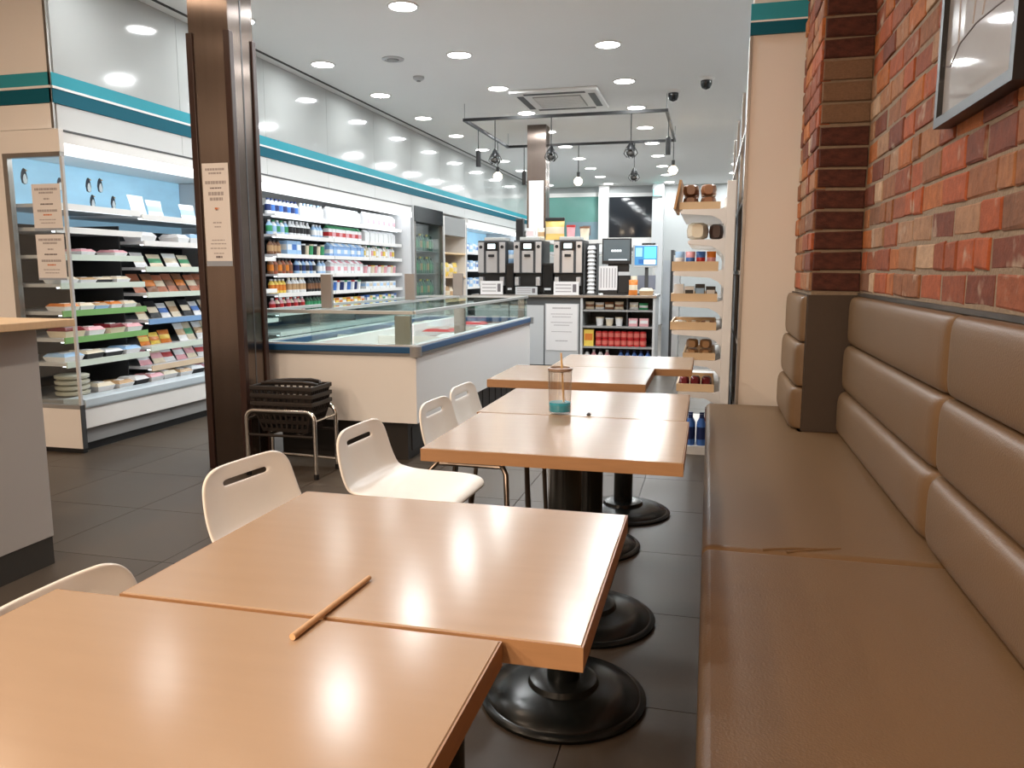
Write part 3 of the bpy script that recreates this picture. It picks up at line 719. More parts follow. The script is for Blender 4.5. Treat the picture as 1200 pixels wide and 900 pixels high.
def pouch(wd, dp, h, body, band, lean=0.0):
    """pillow bag standing on its edge, lettering panel as a second colour; front towards +x"""
    k = ('p', wd, dp, h, body, band, lean)
    if k not in ME:
        m = MB(); rows = []; nz, ny = 7, 6
        for side in (1, -1):
            rows = []
            for i in range(nz):
                f = i / (nz - 1); r = []
                for j in range(ny):
                    g = j / (ny - 1); bul = (math.sin(math.pi * f) ** 0.6) * (math.sin(math.pi * g) ** 0.5) if 0 < f < 1 and 0 < g < 1 else 0.02
                    r.append((side * dp / 2 * bul - lean * f * h, (g - 0.5) * wd * (1 - 0.06 * math.sin(math.pi * f)), f * h))
                rows.append(r)
            n0 = len(m.f); m.grid(rows)
            for q_ in range(n0, len(m.f)):
                zi = (q_ - n0) // (ny - 1)
                if zi in (2, 3): m.mi[q_] = 1
        ME[k] = m.mesh('pouch', [cm(body, 0.3), cm(band, 0.3)], True)
    return ME[k]
def loaf(wd, dp, h, body, band):
    k = ('l', wd, dp, h, body, band)
    if k not in ME:
        m = MB(); rows = []
        for i in range(7):
            f = -1 + 2 * i / 6; s_ = max(0.25, (1 - f * f * 0.75) ** 0.5)
            rows.append([(math.copysign(abs(math.cos(a)) ** .6, math.cos(a)) * dp / 2 * s_, f * wd / 2, h * 0.5 + math.copysign(abs(math.sin(a)) ** .6, math.sin(a)) * h / 2 * (s_ * .5 + .5)) for a in [2 * math.pi * j / 10 for j in range(11)]])
        n0 = len(m.f); m.grid(rows)
        for q_ in range(n0, len(m.f)):
            if (q_ - n0) // 10 in (2, 3): m.mi[q_] = 1
        m.add(rows[0][:10], [tuple(range(10))]); m.add(rows[-1][:10], [tuple(range(10))])
        ME[k] = m.mesh('loaf', [cm(body, 0.35), cm(band, 0.3)], True)
    return ME[k]

# ------------------------------------------------------------------ open wall coolers
def cooler(y0, y1, label, sections, near_end, loc_x=-3.9, backlit=True, upper=None):
    """front at x = 0 in local space, body to -x; sections: list of (ya, yb, [shelf z], [rail material]) in world y"""
    t = thing('open_cooler', (loc_x, y0, 0), label, 'cooler'); L = y1 - y0
    B(-0.85, 0, 0, L, 0.155, 0.292).build('front_panel', white_paint, t, bevel=0.003)
    B(-0.85, -0.03, 0.0, L, 0.055, 0.155).build('kick_plate', grey, t)
    B(-0.85, -0.05, 0.0, L, 0.0, 0.055).build('plinth', black, t)
    MB().prism([(-0.16, 0.292), (0.012, 0.292), (0.016, 0.305), (0.012, 0.345), (-0.02, 0.352), (-0.16, 0.345)], 'y', 0, L).build('bumper_rim', mat('rim_blue_grey', (0.46, 0.53, 0.58), 0.3), t)
    B(-0.83, -0.16, 0.02, L - 0.02, 0.292, 0.335).build('well_deck', grey, t)
    B(-0.85, -0.80, 0, L, 0.292, 1.88).build('back_panel', mat('cooler_back', (0.018, 0.022, 0.026), 0.5), t)
    B(-0.85, 0.0, 0, L, 1.955, 2.035).build('canopy', white_paint, t, bevel=0.003)
    B(-0.02, 0.0, 0, L, 1.885, 1.955).build('canopy_fascia', mat('fascia_glow', (0.95, 0.97, 0.98), 0.4, emit=0.75), t)
    B(0.0, 0.004, 0, L, 2.022, 2.035).build('canopy_gap_shade', grey_d, t)  # dark strip painted in for the shade of the gap above the canopy
    B(-0.85, -0.82, 0, L, 1.88, 1.955).build('canopy_back', white_paint, t)
    B(-0.16, -0.045, 0.03, L - 0.03, 1.93, 1.953).build('light_tube', glow_tube, t)
    if backlit:
        bp_ = B(-0.80, -0.785, 0.01, L - 0.01, 1.50, 1.952).build('backlit_print', mat('arctic_print', (0.34, 0.60, 0.80), 0.4, noise=0.35, nscale=2.2, stretch=(1, 1, 2.5), emit=0.2), t)
    for ya, yb, zs, rails, depth in sections:
        a, b2 = ya - y0, yb - y0
        for z, rm in zip(zs, rails):
            s_ = B(-0.80, -depth, a + 0.006, b2 - 0.006, z - 0.022, z).build('shelf', grey_l, t)
            B(-depth, -depth + 0.012, a + 0.006, b2 - 0.006, z - 0.034, z + 0.006).build('price_rail', rm, s_)
            B(-depth - 0.05, -depth - 0.03, a + 0.03, b2 - 0.03, z - 0.031, z - 0.022).build('shelf_light', mat('tube_dim', (0.9, 0.96, 1.0), 0.5, emit=1.7), s_)
    for ya, yb, *_ in sections[1:]:
        B(-0.80, -0.35, ya - y0 - 0.004, ya - y0 + 0.004, 0.34, 1.5).build('divider', grey_d, t)
    if near_end:
        B(-0.41, 0.0, -0.035, 0, 0.03, 0.29).build('end_panel', cream, t); B(-0.415, 0.004, -0.037, 0, 0.29, 0.315).build('end_rail', grey, t)
        B(-1.05, -0.435, -0.035, 0, 0.03, 1.90).build('end_panel', cream, t)
        B(-1.05, 0.004, -0.037, 0, 1.90, 2.035).build('end_header', cream, t); B(-0.0, 0.006, -0.037, 0.0, 0.03, 0.315).build('corner_strip', grey_d, t)
        B(-1.05, 0.0, -0.034, 0, 0.0, 0.03).build('plinth', black, t)
        B(-0.435, -0.40, -0.037, 0, 0.29, 1.90).build('end_post', steel_d, t)
        B(-0.40, 0.0, -0.037, 0, 1.872, 1.90).build('end_post', steel_d, t)
        B(-0.012, 0.006, -0.03, -0.012, 0.315, 1.872).build('end_post', grey_l, t)
        B(-0.40, -0.012, -0.024, -0.018, 0.315, 1.872).build('end_glass', glass, t)
    else:
        B(-0.85, -0.02, -0.02, 0.0, 0.0, 1.95).build('end_panel', grey_l, t)
    B(-0.85, -0.02, L, L + 0.02, 0.0, 1.95).build('end_panel', grey_l, t)
    return t
green_r = mat('rail_green', (0.20, 0.42, 0.14), 0.4); pale_r = mat('rail_pale', (0.62, 0.70, 0.62), 0.4); blue_r = mat('rail_blue', (0.20, 0.36, 0.62), 0.4); tan_r = mat('rail_tan', (0.62, 0.48, 0.34), 0.4)
A1Z = [1.60, 1.45, 1.275, 1.09, 0.91, 0.735, 0.575]; A2Z = [1.58, 1.39, 1.20, 1.01, 0.81, 0.61, 0.46]
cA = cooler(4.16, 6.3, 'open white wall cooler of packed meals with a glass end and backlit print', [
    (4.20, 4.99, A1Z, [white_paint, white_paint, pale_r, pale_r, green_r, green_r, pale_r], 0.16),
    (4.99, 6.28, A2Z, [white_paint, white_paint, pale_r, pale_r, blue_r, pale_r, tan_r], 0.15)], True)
# penguins printed on the backlit panel
for k, (y, z, s_) in enumerate(((5.21, 1.82, 0.75), (5.33, 1.83, 0.75), (5.24, 1.70, 0.7), (5.46, 1.71, 0.7), (4.62, 1.82, 0.75), (4.93, 1.80, 0.65))):
    pg = MB()
    pts = [(0.0, -0.06), (0.028, -0.05), (0.036, 0.0), (0.026, 0.045), (0.016, 0.075), (0.0, 0.088), (-0.016, 0.075), (-0.03, 0.045), (-0.038, 0.0), (-0.028, -0.05)]
    pg.prism([(y - 4.16 + u * s_, z + v * s_) for u, v in pts], 'x', -0.785, -0.782)
    p_ = pg.build('printed_penguin', mat('penguin_black', (0.03, 0.035, 0.05), 0.5), cA)
    MB().prism([(y - 4.16 + u * s_, z + v * s_) for u, v in ((0.012, 0.082), (0.045, 0.066), (0.014, 0.060))], 'x', -0.785, -0.7825).build('printed_beak', mat('beak_orange', (0.55, 0.28, 0.05), 0.5), p_)
    MB().prism([(y - 4.16 + (u * 0.62 + 0.006) * s_, z + (v * 0.62 - 0.018) * s_) for u, v in pts], 'x', -0.782, -0.7805).build('printed_belly', mat('penguin_white', (0.85, 0.9, 0.9), 0.5), p_)
# notices on the glass end
for z, nm in ((1.425, 'upper paper notice stuck on the glass end of the wall cooler'), (1.115, 'lower paper notice stuck on the glass end of the wall cooler')):
    notice((-4.035, 4.135, z), 0.215, 0.285, nm, [(0.86, 0.05, 0.8, ink_l), (0.79, 0.04, 0.5, ink_l), (0.66, 0.035, 0.2, ink_l), (0.55, 0.03, 0.45, ink), (0.40, 0.05, 0.7, ink_l), (0.32, 0.03, 0.3, ink_o), (0.22, 0.02, 0.6, ink_l), (0.15, 0.02, 0.5, ink_l)], 8)
rp = random.Random(21)
def row(y0, y1, z, x, meshes, gap, name, label, cat, group, rot=0.0, jx=0.01, skip=0.0, width=None):
    y = y0
    k = 0
    while y + width <= y1 + 1e-6:
        if rp.random() >= skip:
            inst(name, meshes[k % len(meshes)] if isinstance(meshes, list) else meshes, (x + rp.uniform(-jx, jx), y + width / 2, z + 0.0005), R(rp.uniform(-rot, rot)), label=label, cat=cat, group=group)
        y += width + gap; k += 1
XS = -4.16
# near section
row(4.28, 4.97, A1Z[2], XS, [tray(0.13, 0.16, 0.04, WHT, CRM), tray(0.13, 0.16, 0.045, WHT, PNK)], 0.02, 'food_tray', 'pale film-wrapped food tray on the third shelf of the end section of the meal cooler', 'food tray', 'trays, third cooler shelf', 4, width=0.13, skip=0.25)
row(4.26, 4.97, A1Z[3], XS, [tray(0.14, 0.16, 0.045, WHT, CRM), tray(0.14, 0.16, 0.04, WHT, TAN), tray(0.14, 0.16, 0.04, BLK, CRM)], 0.015, 'food_tray', 'film-wrapped food tray on the fourth shelf of the end section of the meal cooler', 'food tray', 'trays, fourth cooler shelf', 4, width=0.14)
row(4.26, 4.97, A1Z[4], XS, [tray(0.12, 0.17, 0.05, WHT, ORG), tray(0.12, 0.17, 0.05, WHT, CRM), tray(0.12, 0.17, 0.045, LBL, TAN)], 0.015, 'food_tray', 'film-wrapped food tray on the upper green-railed shelf of the meal cooler', 'food tray', 'trays, upper green shelf', 5, width=0.12)
row(4.26, 4.97, A1Z[5], XS, [tray(0.16, 0.17, 0.07, CRM, DRD), tray(0.16, 0.17, 0.06, WHT, PNK)], 0.02, 'food_tray', 'red meat tray on the lower green-railed shelf of the meal cooler', 'food tray', 'trays, lower green shelf', 5, width=0.16)
row(4.24, 4.97, A1Z[6], XS - 0.02, [tray(0.17, 0.18, 0.055, WHT, LBL), tray(0.17, 0.18, 0.06, BLK, CRM), tray(0.17, 0.18, 0.05, BLK, WHT)], 0.012, 'food_tray', 'large food tray on the lowest hung shelf of the end section of the meal cooler', 'food tray', 'trays, lowest shelf', 5, width=0.17)
for k, (y, z) in enumerate(((4.36, 0.3355), (4.36, 0.372), (4.36, 0.409), (4.36, 0.446))):
    inst('round_platter', MB().lathe([(0.08, 0), (0.105, 0.012), (0.108, 0.03), (0.095, 0.035), (0.0, 0.034)], 20).mesh('platter', cm((0.45, 0.44, 0.36)), True), (-4.17, y, z), label='round lidded platter in the stack at the glass end of the cooler well', cat='platter', group='stacked round platters')
row(4.52, 6.25, 0.3355, -4.175, [tray(0.15, 0.18, 0.06, WHT, CRM), tray(0.15, 0.18, 0.055, WHT, TAN), tray(0.15, 0.18, 0.06, BLK, WHT), tray(0.15, 0.18, 0.06, WHT, PNK)], 0.02, 'food_tray', 'film-wrapped food tray lying in the bottom well of the meal cooler', 'food tray', 'trays in the cooler well', 6, width=0.15)
# second section
row(5.02, 6.25, A2Z[0], XS, [pouch(0.17, 0.06, 0.15, WHT, WHT, 0.25), pouch(0.17, 0.06, 0.13, WHT, LBL, 0.25)], 0.03, 'food_pouch', 'white food pouch on the top shelf of the meal cooler under the print', 'pouch', 'white pouches, top shelf', 6, width=0.17, skip=0.3)
row(5.02, 6.25, A2Z[1], XS, [tray(0.16, 0.17, 0.07, WHT, WHT), tray(0.16, 0.17, 0.08, WHT, LBL)], 0.03, 'food_tray', 'white food tray on the second shelf of the meal cooler beside the column', 'food tray', 'white trays, second shelf', 6, width=0.16, skip=0.2)
row(5.02, 6.25, A2Z[2], XS, [pouch(0.15, 0.05, 0.11, WHT, CRM, 0.5), pouch(0.15, 0.05, 0.10, CRM, GRN, 0.5)], 0.03, 'food_pouch', 'pale food pouch on the third shelf of the meal cooler beside the column', 'pouch', 'pale pouches, third shelf', 8, width=0.15, skip=0.15)
row(5.02, 6.25, A2Z[3], XS, [pouch(0.12, 0.05, 0.14, (0.42, 0.15, 0.08), BRN, 0.6), pouch(0.12, 0.05, 0.14, BRN, ORG, 0.6), pouch(0.12, 0.05, 0.13, (0.42, 0.15, 0.08), CRM, 0.6)], 0.008, 'sausage_pack', 'reddish brown sausage pack leaning on the fourth cooler shelf', 'meat pack', 'sausage packs', 3, width=0.12)
row(5.04, 6.25, A2Z[4], XS, [pouch(0.11, 0.04, 0.12, CRM, TAN, 0.6), pouch(0.11, 0.04, 0.13, BLK, CRM, 0.6), pouch(0.11, 0.04, 0.11, WHT, BLU, 0.6)], 0.02, 'food_pouch', 'slim food pack leaning on the blue-railed cooler shelf', 'pouch', 'packs on the blue-railed shelf', 4, width=0.11)
row(5.02, 5.45, A2Z[5], XS, [pouch(0.12, 0.06, 0.10, ORG, YEL, 0.4), pouch(0.12, 0.06, 0.09, YEL, ORG, 0.4)], 0.008, 'orange_snack_pack', 'bright orange food pack on a cooler shelf under the blue rail', 'pouch', 'orange packs', 4, width=0.12)
row(5.48, 6.25, A2Z[5], XS, [pouch(0.11, 0.05, 0.14, WHT, TAN, 0.5), pouch(0.11, 0.05, 0.14, CRM, GRN, 0.5)], 0.01, 'food_pouch', 'pale upright food pack beside the orange packs in the cooler', 'pouch', 'pale packs beside orange ones', 4, width=0.11)
row(5.02, 6.25, A2Z[6], XS, [pouch(0.13, 0.05, 0.12, PNK, WHT, 0.6), pouch(0.13, 0.05, 0.12, CRM, PNK, 0.6), pouch(0.13, 0.05, 0.11, WHT, RED, 0.6)], 0.008, 'ham_pack', 'pink ham pack leaning on the tan-railed cooler shelf', 'meat pack', 'ham packs', 3, width=0.13)

# drinks and dairy cooler
BZ = [1.72, 1.525, 1.335, 1.145, 0.955, 0.77, 0.575]
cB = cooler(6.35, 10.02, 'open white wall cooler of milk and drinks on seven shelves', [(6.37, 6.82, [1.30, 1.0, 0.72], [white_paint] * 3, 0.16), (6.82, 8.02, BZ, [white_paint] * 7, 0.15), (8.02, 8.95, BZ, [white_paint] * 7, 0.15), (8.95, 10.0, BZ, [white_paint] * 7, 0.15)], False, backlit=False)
XB = -4.145
def brow(y0, y1, si, meshes, gap, name, label, cat, group, width, rows_=1):
    row(y0, y1, BZ[si], XB, meshes, gap, name, label + ' on shelf %s of the drinks cooler' % ['one', 'two', 'three', 'four', 'five', 'six', 'seven'][si], cat, group, 2, 0.006, width=width)
bt = lambda h, b_, c_, l_, r=0.032: bottle(r, h, b_, c_, l_)
brow(6.84, 7.45, 0, [bt(0.15, WHT, NVY, NVY), bt(0.15, WHT, NVY, BLU)], 0.006, 'drink_bottle', 'white drink bottle with a navy label', 'bottle', 'navy label bottles', 0.066)
brow(7.47, 8.0, 0, [bt(0.15, WHT, WHT, WHT), bt(0.15, WHT, LBL, WHT)], 0.006, 'milk_bottle', 'plain white milk bottle', 'bottle', 'plain milk bottles', 0.066)
brow(8.04, 8.93, 0, [carton(0.07, 0.07, 0.16, WHT, WHT, WHT), carton(0.07, 0.07, 0.16, WHT, CRM, WHT)], 0.006, 'milk_carton', 'tall white milk carton', 'carton', 'white milk cartons top', 0.07)
brow(8.97, 9.98, 0, [carton(0.075, 0.075, 0.17, WHT, WHT, WHT), carton(0.075, 0.075, 0.17, WHT, PNK, WHT)], 0.006, 'milk_carton', 'white milk carton at the far end', 'carton', 'white milk cartons far top', 0.075)
brow(6.84, 7.2, 1, [bt(0.14, LBL, WHT, GRN), bt(0.14, WHT, GRN, LBL)], 0.006, 'drink_bottle', 'pale blue and green drink bottle', 'bottle', 'blue green bottles', 0.066)
brow(7.22, 7.7, 1, [bt(0.15, WHT, WHT, BLK)], 0.006, 'drink_bottle', 'white bottle with a black label', 'bottle', 'black label bottles', 0.066)
brow(7.72, 8.0, 1, [bt(0.14, LBL, WHT, WHT)], 0.006, 'drink_bottle', 'pale blue drink bottle', 'bottle', 'pale blue bottles', 0.066)
brow(8.04, 8.93, 1, [carton(0.08, 0.07, 0.15, WHT, RED, GRN), carton(0.08, 0.07, 0.15, WHT, PNK, GRN)], 0.004, 'milk_carton', 'milk carton with a green gable and red print', 'carton', 'green gabled cartons', 0.08)
brow(8.97, 9.98, 1, [carton(0.075, 0.075, 0.15, WHT, WHT, WHT)], 0.006, 'milk_carton', 'blank white milk carton', 'carton', 'blank cartons', 0.075)
brow(6.84, 7.1, 2, [bt(0.14, BRN, BLK, TAN)], 0.006, 'drink_bottle', 'brown coffee drink bottle', 'bottle', 'brown bottles', 0.066)
brow(7.12, 7.45, 2, [boxpack(0.09, 0.09, 0.14, LBL, WHT), boxpack(0.09, 0.09, 0.14, LBL, BLU)], 0.01, 'drink_box', 'pale blue drink box', 'box', 'pale blue boxes', 0.09)
brow(7.47, 8.0, 2, [tub(0.035, 0.12, BLK, WHT), tub(0.035, 0.12, CRM, BLK), tub(0.035, 0.12, GRN, CRM)], 0.006, 'drink_cup', 'dark lidded coffee cup', 'cup', 'lidded cups', 0.075)
brow(8.04, 8.93, 2, [carton(0.085, 0.08, 0.15, (0.25, 0.42, 0.72), WHT, LBL), carton(0.085, 0.08, 0.15, (0.25, 0.42, 0.72), LBL, WHT)], 0.004, 'milk_carton', 'blue and white milk carton', 'carton', 'blue milk cartons', 0.085)
brow(8.97, 9.98, 2, [bt(0.148, WHT, CRM, YEL), bt(0.148, CRM, WHT, WHT), bt(0.148, WHT, GRN, WHT), bt(0.148, WHT, BLK, PNK)], 0.008, 'yogurt_bottle', 'pale drinking yogurt bottle', 'bottle', 'yogurt bottles', 0.066)
brow(6.84, 7.3, 3, [bt(0.15, BRN, BLK, ORG), bt(0.15, (0.35, 0.1, 0.05), BLK, BRN)], 0.006, 'tea_bottle', 'reddish brown tea bottle', 'bottle', 'brown tea bottles', 0.066)
brow(7.32, 7.8, 3, [bt(0.15, LBL, NVY, NVY), bt(0.15, WHT, NVY, BLK)], 0.006, 'drink_bottle', 'blue and navy drink bottle', 'bottle', 'navy bottles', 0.066)
brow(7.82, 8.0, 3, [bt(0.14, LBL, WHT, WHT)], 0.006, 'drink_bottle', 'clear pale blue bottle', 'bottle', 'clear bottles', 0.066)
brow(8.04, 8.93, 3, [carton(0.08, 0.08, 0.15, WHT, PNK, WHT), carton(0.08, 0.08, 0.15, WHT, WHT, PNK)], 0.006, 'milk_carton', 'white and pink milk carton', 'carton', 'pink cartons', 0.08)
brow(8.97, 9.98, 3, [tub(0.045, 0.10, PNK, WHT), tub(0.045, 0.10, WHT, RED), tub(0.045, 0.10, CRM, YEL)], 0.006, 'yogurt_tub', 'yogurt tub with pink and cream colours', 'tub', 'yogurt tubs', 0.095)
brow(6.84, 7.15, 4, [bt(0.14, YEL, WHT, ORG)], 0.006, 'juice_bottle', 'yellow juice bottle', 'bottle', 'yellow juice bottles', 0.066)
brow(7.17, 7.55, 4, [bt(0.15, WHT, CRM, TAN)], 0.006, 'drink_bottle', 'cream drink bottle', 'bottle', 'cream bottles', 0.066)
brow(7.57, 8.0, 4, [bt(0.15, BLK, BLK, BRN)], 0.006, 'drink_bottle', 'black drink bottle', 'bottle', 'black bottles', 0.066)
brow(8.04, 8.93, 4, [tub(0.04, 0.11, WHT, GRN), tub(0.04, 0.11, BLU, WHT), tub(0.04, 0.11, WHT, RED), tub(0.04, 0.11, NVY, WHT)], 0.006, 'yogurt_cup', 'small mixed colour yogurt cup', 'cup', 'small yogurt cups', 0.085)
brow(8.97, 9.98, 4, [boxpack(0.10, 0.08, 0.09, WHT, LBL), boxpack(0.10, 0.08, 0.09, WHT, CRM)], 0.006, 'tofu_pack', 'white tofu pack', 'pack', 'tofu packs', 0.10)
brow(6.84, 7.5, 5, [bt(0.14, PNK, WHT, RED), bt(0.14, CRM, RED, DRD)], 0.006, 'drink_bottle', 'pink and red drink bottle', 'bottle', 'pink bottles', 0.066)
brow(7.52, 8.0, 5, [bt(0.14, (0.03, 0.10, 0.05), BLK, GRN)], 0.006, 'drink_bottle', 'dark green drink bottle', 'bottle', 'dark green bottles', 0.066)
brow(8.04, 8.93, 5, [boxpack(0.09, 0.08, 0.10, YEL, WHT), boxpack(0.09, 0.08, 0.10, ORG, YEL), boxpack(0.09, 0.08, 0.10, WHT, ORG)], 0.006, 'cheese_pack', 'yellow and orange cheese box', 'box', 'cheese boxes', 0.09)
brow(8.97, 9.98, 5, [boxpack(0.09, 0.08, 0.11, BLU, WHT), boxpack(0.09, 0.08, 0.10, YEL, CRM), boxpack(0.09, 0.08, 0.10, WHT, GRN)], 0.008, 'butter_pack', 'mixed colour butter box', 'box', 'butter boxes', 0.09)
# tall sausages and packs in the narrow end section
row(6.42, 6.80, 1.30, XB, [pouch(0.11, 0.05, 0.26, PNK, WHT, 0.1), pouch(0.11, 0.05, 0.28, WHT, PNK, 0.1)], 0.006, 'long_snack_pack', 'tall pink and white pack at the narrow end of the drinks cooler', 'pouch', 'tall pink packs', 2, width=0.11)
row(6.42, 6.80, 1.0, XB, [pouch(0.11, 0.05, 0.24, (0.35, 0.09, 0.05), DRD, 0.1), pouch(0.11, 0.05, 0.24, BRN, ORG, 0.1)], 0.006, 'long_snack_pack', 'tall brown red pack at the narrow end of the drinks cooler', 'pouch', 'tall brown packs', 2, width=0.11)
row(6.42, 6.80, 0.72, XB, [pouch(0.11, 0.05, 0.18, CRM, TAN, 0.1)], 0.006, 'long_snack_pack', 'cream pack at the narrow end of the drinks cooler', 'pouch', 'cream packs', 2, width=0.11)

# glass door fridge, bread shelf and far cooler
gf = thing('glass_door_fridge', (-3.9, 10.08, 0), 'tall glass door fridge with dark header full of green bottles', 'fridge')
B(-0.75, -0.7, 0, 1.22, 0, 2.05).build('back', grey_d, gf); B(-0.75, 0, 0, 0.03, 0, 2.05).build('side', grey_l, gf); B(-0.75, 0, 1.19, 1.22, 0, 2.05).build('side', grey_l, gf)
B(-0.75, 0.01, 0.03, 1.19, 1.84, 2.05).build('header', black_gloss, gf); B(-0.75, 0, 0.03, 1.19, 0, 0.2).build('base', grey_d, gf)
d_ = B(-0.03, -0.02, 0.05, 1.17, 0.22, 1.82).build('glass_door', glass_g, gf)
B(-0.035, 0.01, 0.03, 0.06, 0.2, 1.84).build('door_frame', steel_d, d_); B(-0.035, 0.01, 1.16, 1.19, 0.2, 1.84).build('door_frame', steel_d, d_); B(0.0, 0.03, 1.10, 1.12, 0.8, 1.3).build('handle', chrome, d_)
for z in (0.5, 0.82, 1.14, 1.46): B(-0.7, -0.06, 0.04, 1.18, z - 0.01, z).build('shelf', grey, gf)
for z in (0.5, 0.82, 1.14, 1.46):
    row(10.16, 11.22, z, -4.03, [bottle(0.038, 0.24, (0.02, 0.14, 0.07), (0.1, 0.2, 0.1), GRN), bottle(0.038, 0.22, (0.02, 0.10, 0.08), BLK, (0.1, 0.25, 0.15)), bottle(0.038, 0.24, (0.05, 0.12, 0.1), YEL, TAN)], 0.01, 'green_bottle', 'green drink bottle behind the glass fridge door', 'bottle', 'bottles in the glass door fridge', 0, 0.004, width=0.08)
sh = thing('display_shelf', (-3.9, 11.34, 0), 'cream wooden display shelf with snack bags between fridge and far cooler', 'shelf')
B(-0.6, -0.58, 0, 1.1, 0, 2.0).build('back', cream, sh); B(-0.6, 0, 0, 0.03, 0, 2.0).build('side', cream, sh); B(-0.6, 0, 1.07, 1.1, 0, 2.0).build('side', cream, sh)
for z in (0.35, 0.72, 1.09, 1.46): B(-0.58, 0, 0.03, 1.07, z - 0.025, z).build('shelf', pine, sh)
B(-0.58, 0, 0.03, 1.07, 1.72, 2.0).build('header', grey, sh)
for z, c1, c2 in ((0.35, CRM, BRN), (0.72, TAN, CRM), (1.09, YEL, CRM)):
    row(11.40, 12.40, z, -4.05, [pouch(0.18, 0.09, 0.22, c1, c2), pouch(0.18, 0.09, 0.2, c2, c1)], 0.015, 'snack_bag', 'plump snack bag on the cream display shelf', 'bag', 'snack bags on the display shelf', 5, width=0.18)
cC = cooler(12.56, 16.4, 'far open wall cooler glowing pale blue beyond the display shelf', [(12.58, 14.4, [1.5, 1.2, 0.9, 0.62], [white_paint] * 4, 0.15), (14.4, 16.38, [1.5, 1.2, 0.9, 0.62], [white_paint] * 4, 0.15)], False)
for z in (1.5, 1.2, 0.9):
    row(12.62, 16.3, z, -4.12, [boxpack(0.16, 0.1, 0.16, LBL, WHT), boxpack(0.16, 0.1, 0.15, WHT, LBL), boxpack(0.16, 0.1, 0.13, WHT, BLU)], 0.03, 'chilled_box', 'pale blue box in the far wall cooler', 'box', 'boxes in the far cooler', 2, width=0.16)

# ------------------------------------------------------------------ island freezer
FZX0, FZX1, FZY0, FZY1 = -2.76, -1.69, 4.37, 7.45
fr = thing('island_freezer', (0, 0, 0), 'white island chest freezer with blue bumper and glass rim', 'freezer')
fm = MB()
fm.box(FZX0, FZX1, FZY0, FZY0 + 0.06, 0.255, 0.665); fm.box(FZX0, FZX1, FZY1 - 0.06, FZY1, 0.255, 0.665)
fm.box(FZX0, FZX0 + 0.06, FZY0 + 0.06, FZY1 - 0.06, 0.255, 0.665); fm.box(FZX1 - 0.06, FZX1, FZY0 + 0.06, FZY1 - 0.06, 0.255, 0.665); fm.box(FZX0 + 0.06, FZX1 - 0.06, FZY0 + 0.06, FZY1 - 0.06, 0.255, 0.30)
fm.build('body', mat('freezer_white', (0.87, 0.87, 0.865), 0.3, noise=0.01), fr)
B(FZX0 + 0.10, FZX1 - 0.10, FZY0 + 0.10, FZY1 - 0.10, 0.0, 0.255).build('plinth', mat('plinth_dark', (0.02, 0.017, 0.015), 0.5), fr)
for y in range(14):
    B(FZX1 - 0.0995, FZX1 - 0.096, FZY0 + 0.16 + y * 0.2, FZY0 + 0.30 + y * 0.2, 0.05, 0.20).build('vent_louvre', black, fr)
o_ = 0.014
for a in ((FZX0 - o_, FZX1 + o_, FZY0 - o_, FZY0 + 0.05), (FZX0 - o_, FZX1 + o_, FZY1 - 0.05, FZY1 + o_), (FZX0 - o_, FZX0 + 0.05, FZY0 + 0.05, FZY1 - 0.05), (FZX1 - 0.05, FZX1 + o_, FZY0 + 0.05, FZY1 - 0.05)):
    B(a[0], a[1], a[2], a[3], 0.665, 0.683).build('rim_base', steel_d, fr)
    B(a[0], a[1], a[2], a[3], 0.683, 0.722).build('bumper', blue_b, fr, bevel=0.004)
    B(a[0] + 0.006, a[1] - 0.006, a[2] + 0.006, a[3] - 0.006, 0.722, 0.732).build('rim_cap', grey_l, fr)
for x in (FZX0, FZX1):
    for y in (FZY0, FZY1): MB().cyl((x, y, 0.664), (x, y, 0.726), 0.036, n=16).build('bumper_corner', grey, fr, smooth=True)
def fglass(x0, x1, y0, y1):
    B(x0, x1, y0, y1, 0.732, 0.915).build('glass_pane', glass_g, fr)
    e = 0.010
    B(min(x0, x1) - e, max(x0, x1) + e, min(y0, y1) - e, max(y0, y1) + e, 0.915, 0.935).build('top_rail', mat('rail_alu', (0.62, 0.65, 0.64), 0.3, 0.6), fr)
fglass(FZX0 + 0.03, FZX1 - 0.03, FZY0 + 0.018, FZY0 + 0.026); fglass(FZX0 + 0.03, FZX1 - 0.03, FZY1 - 0.026, FZY1 - 0.018)
fglass(FZX1 - 0.026, FZX1 - 0.018, FZY0 + 0.04, FZY1 - 0.04); fglass(FZX0 + 0.018, FZX0 + 0.026, FZY0 + 0.04, FZY1 - 0.04)
fglass(-2.404, -2.396, FZY0 + 0.05, FZY1 - 0.05)
B(-2.43, -2.37, FZY0 + 0.06, FZY1 - 0.06, 0.30, 0.732).build('centre_wall', white_paint, fr)
for x, y, wd in ((FZX1 - 0.045, FZY0 + 0.03, 0.10), (FZX1 - 0.045, 5.48, 0.08), (FZX1 - 0.045, FZY1 - 0.06, 0.06)):
    B(x - wd, x, y, y + 0.03, 0.70, 0.905).build('steel_post', steel_p, fr)
for y, wd in ((4.63, 0.072), (6.09, 0.085), (7.37, 0.10)):
    B(-2.40 - wd / 2, -2.40 + wd / 2, y, y + 0.03, 0.936, 1.15).build('tall_post', steel_p, fr)
for k, y in enumerate((5.38, 6.42)):
    B(FZX0 + 0.06, FZX1 - 0.06, y - 0.012, y + 0.012, 0.30, 0.70).build('divider', white_paint, fr)
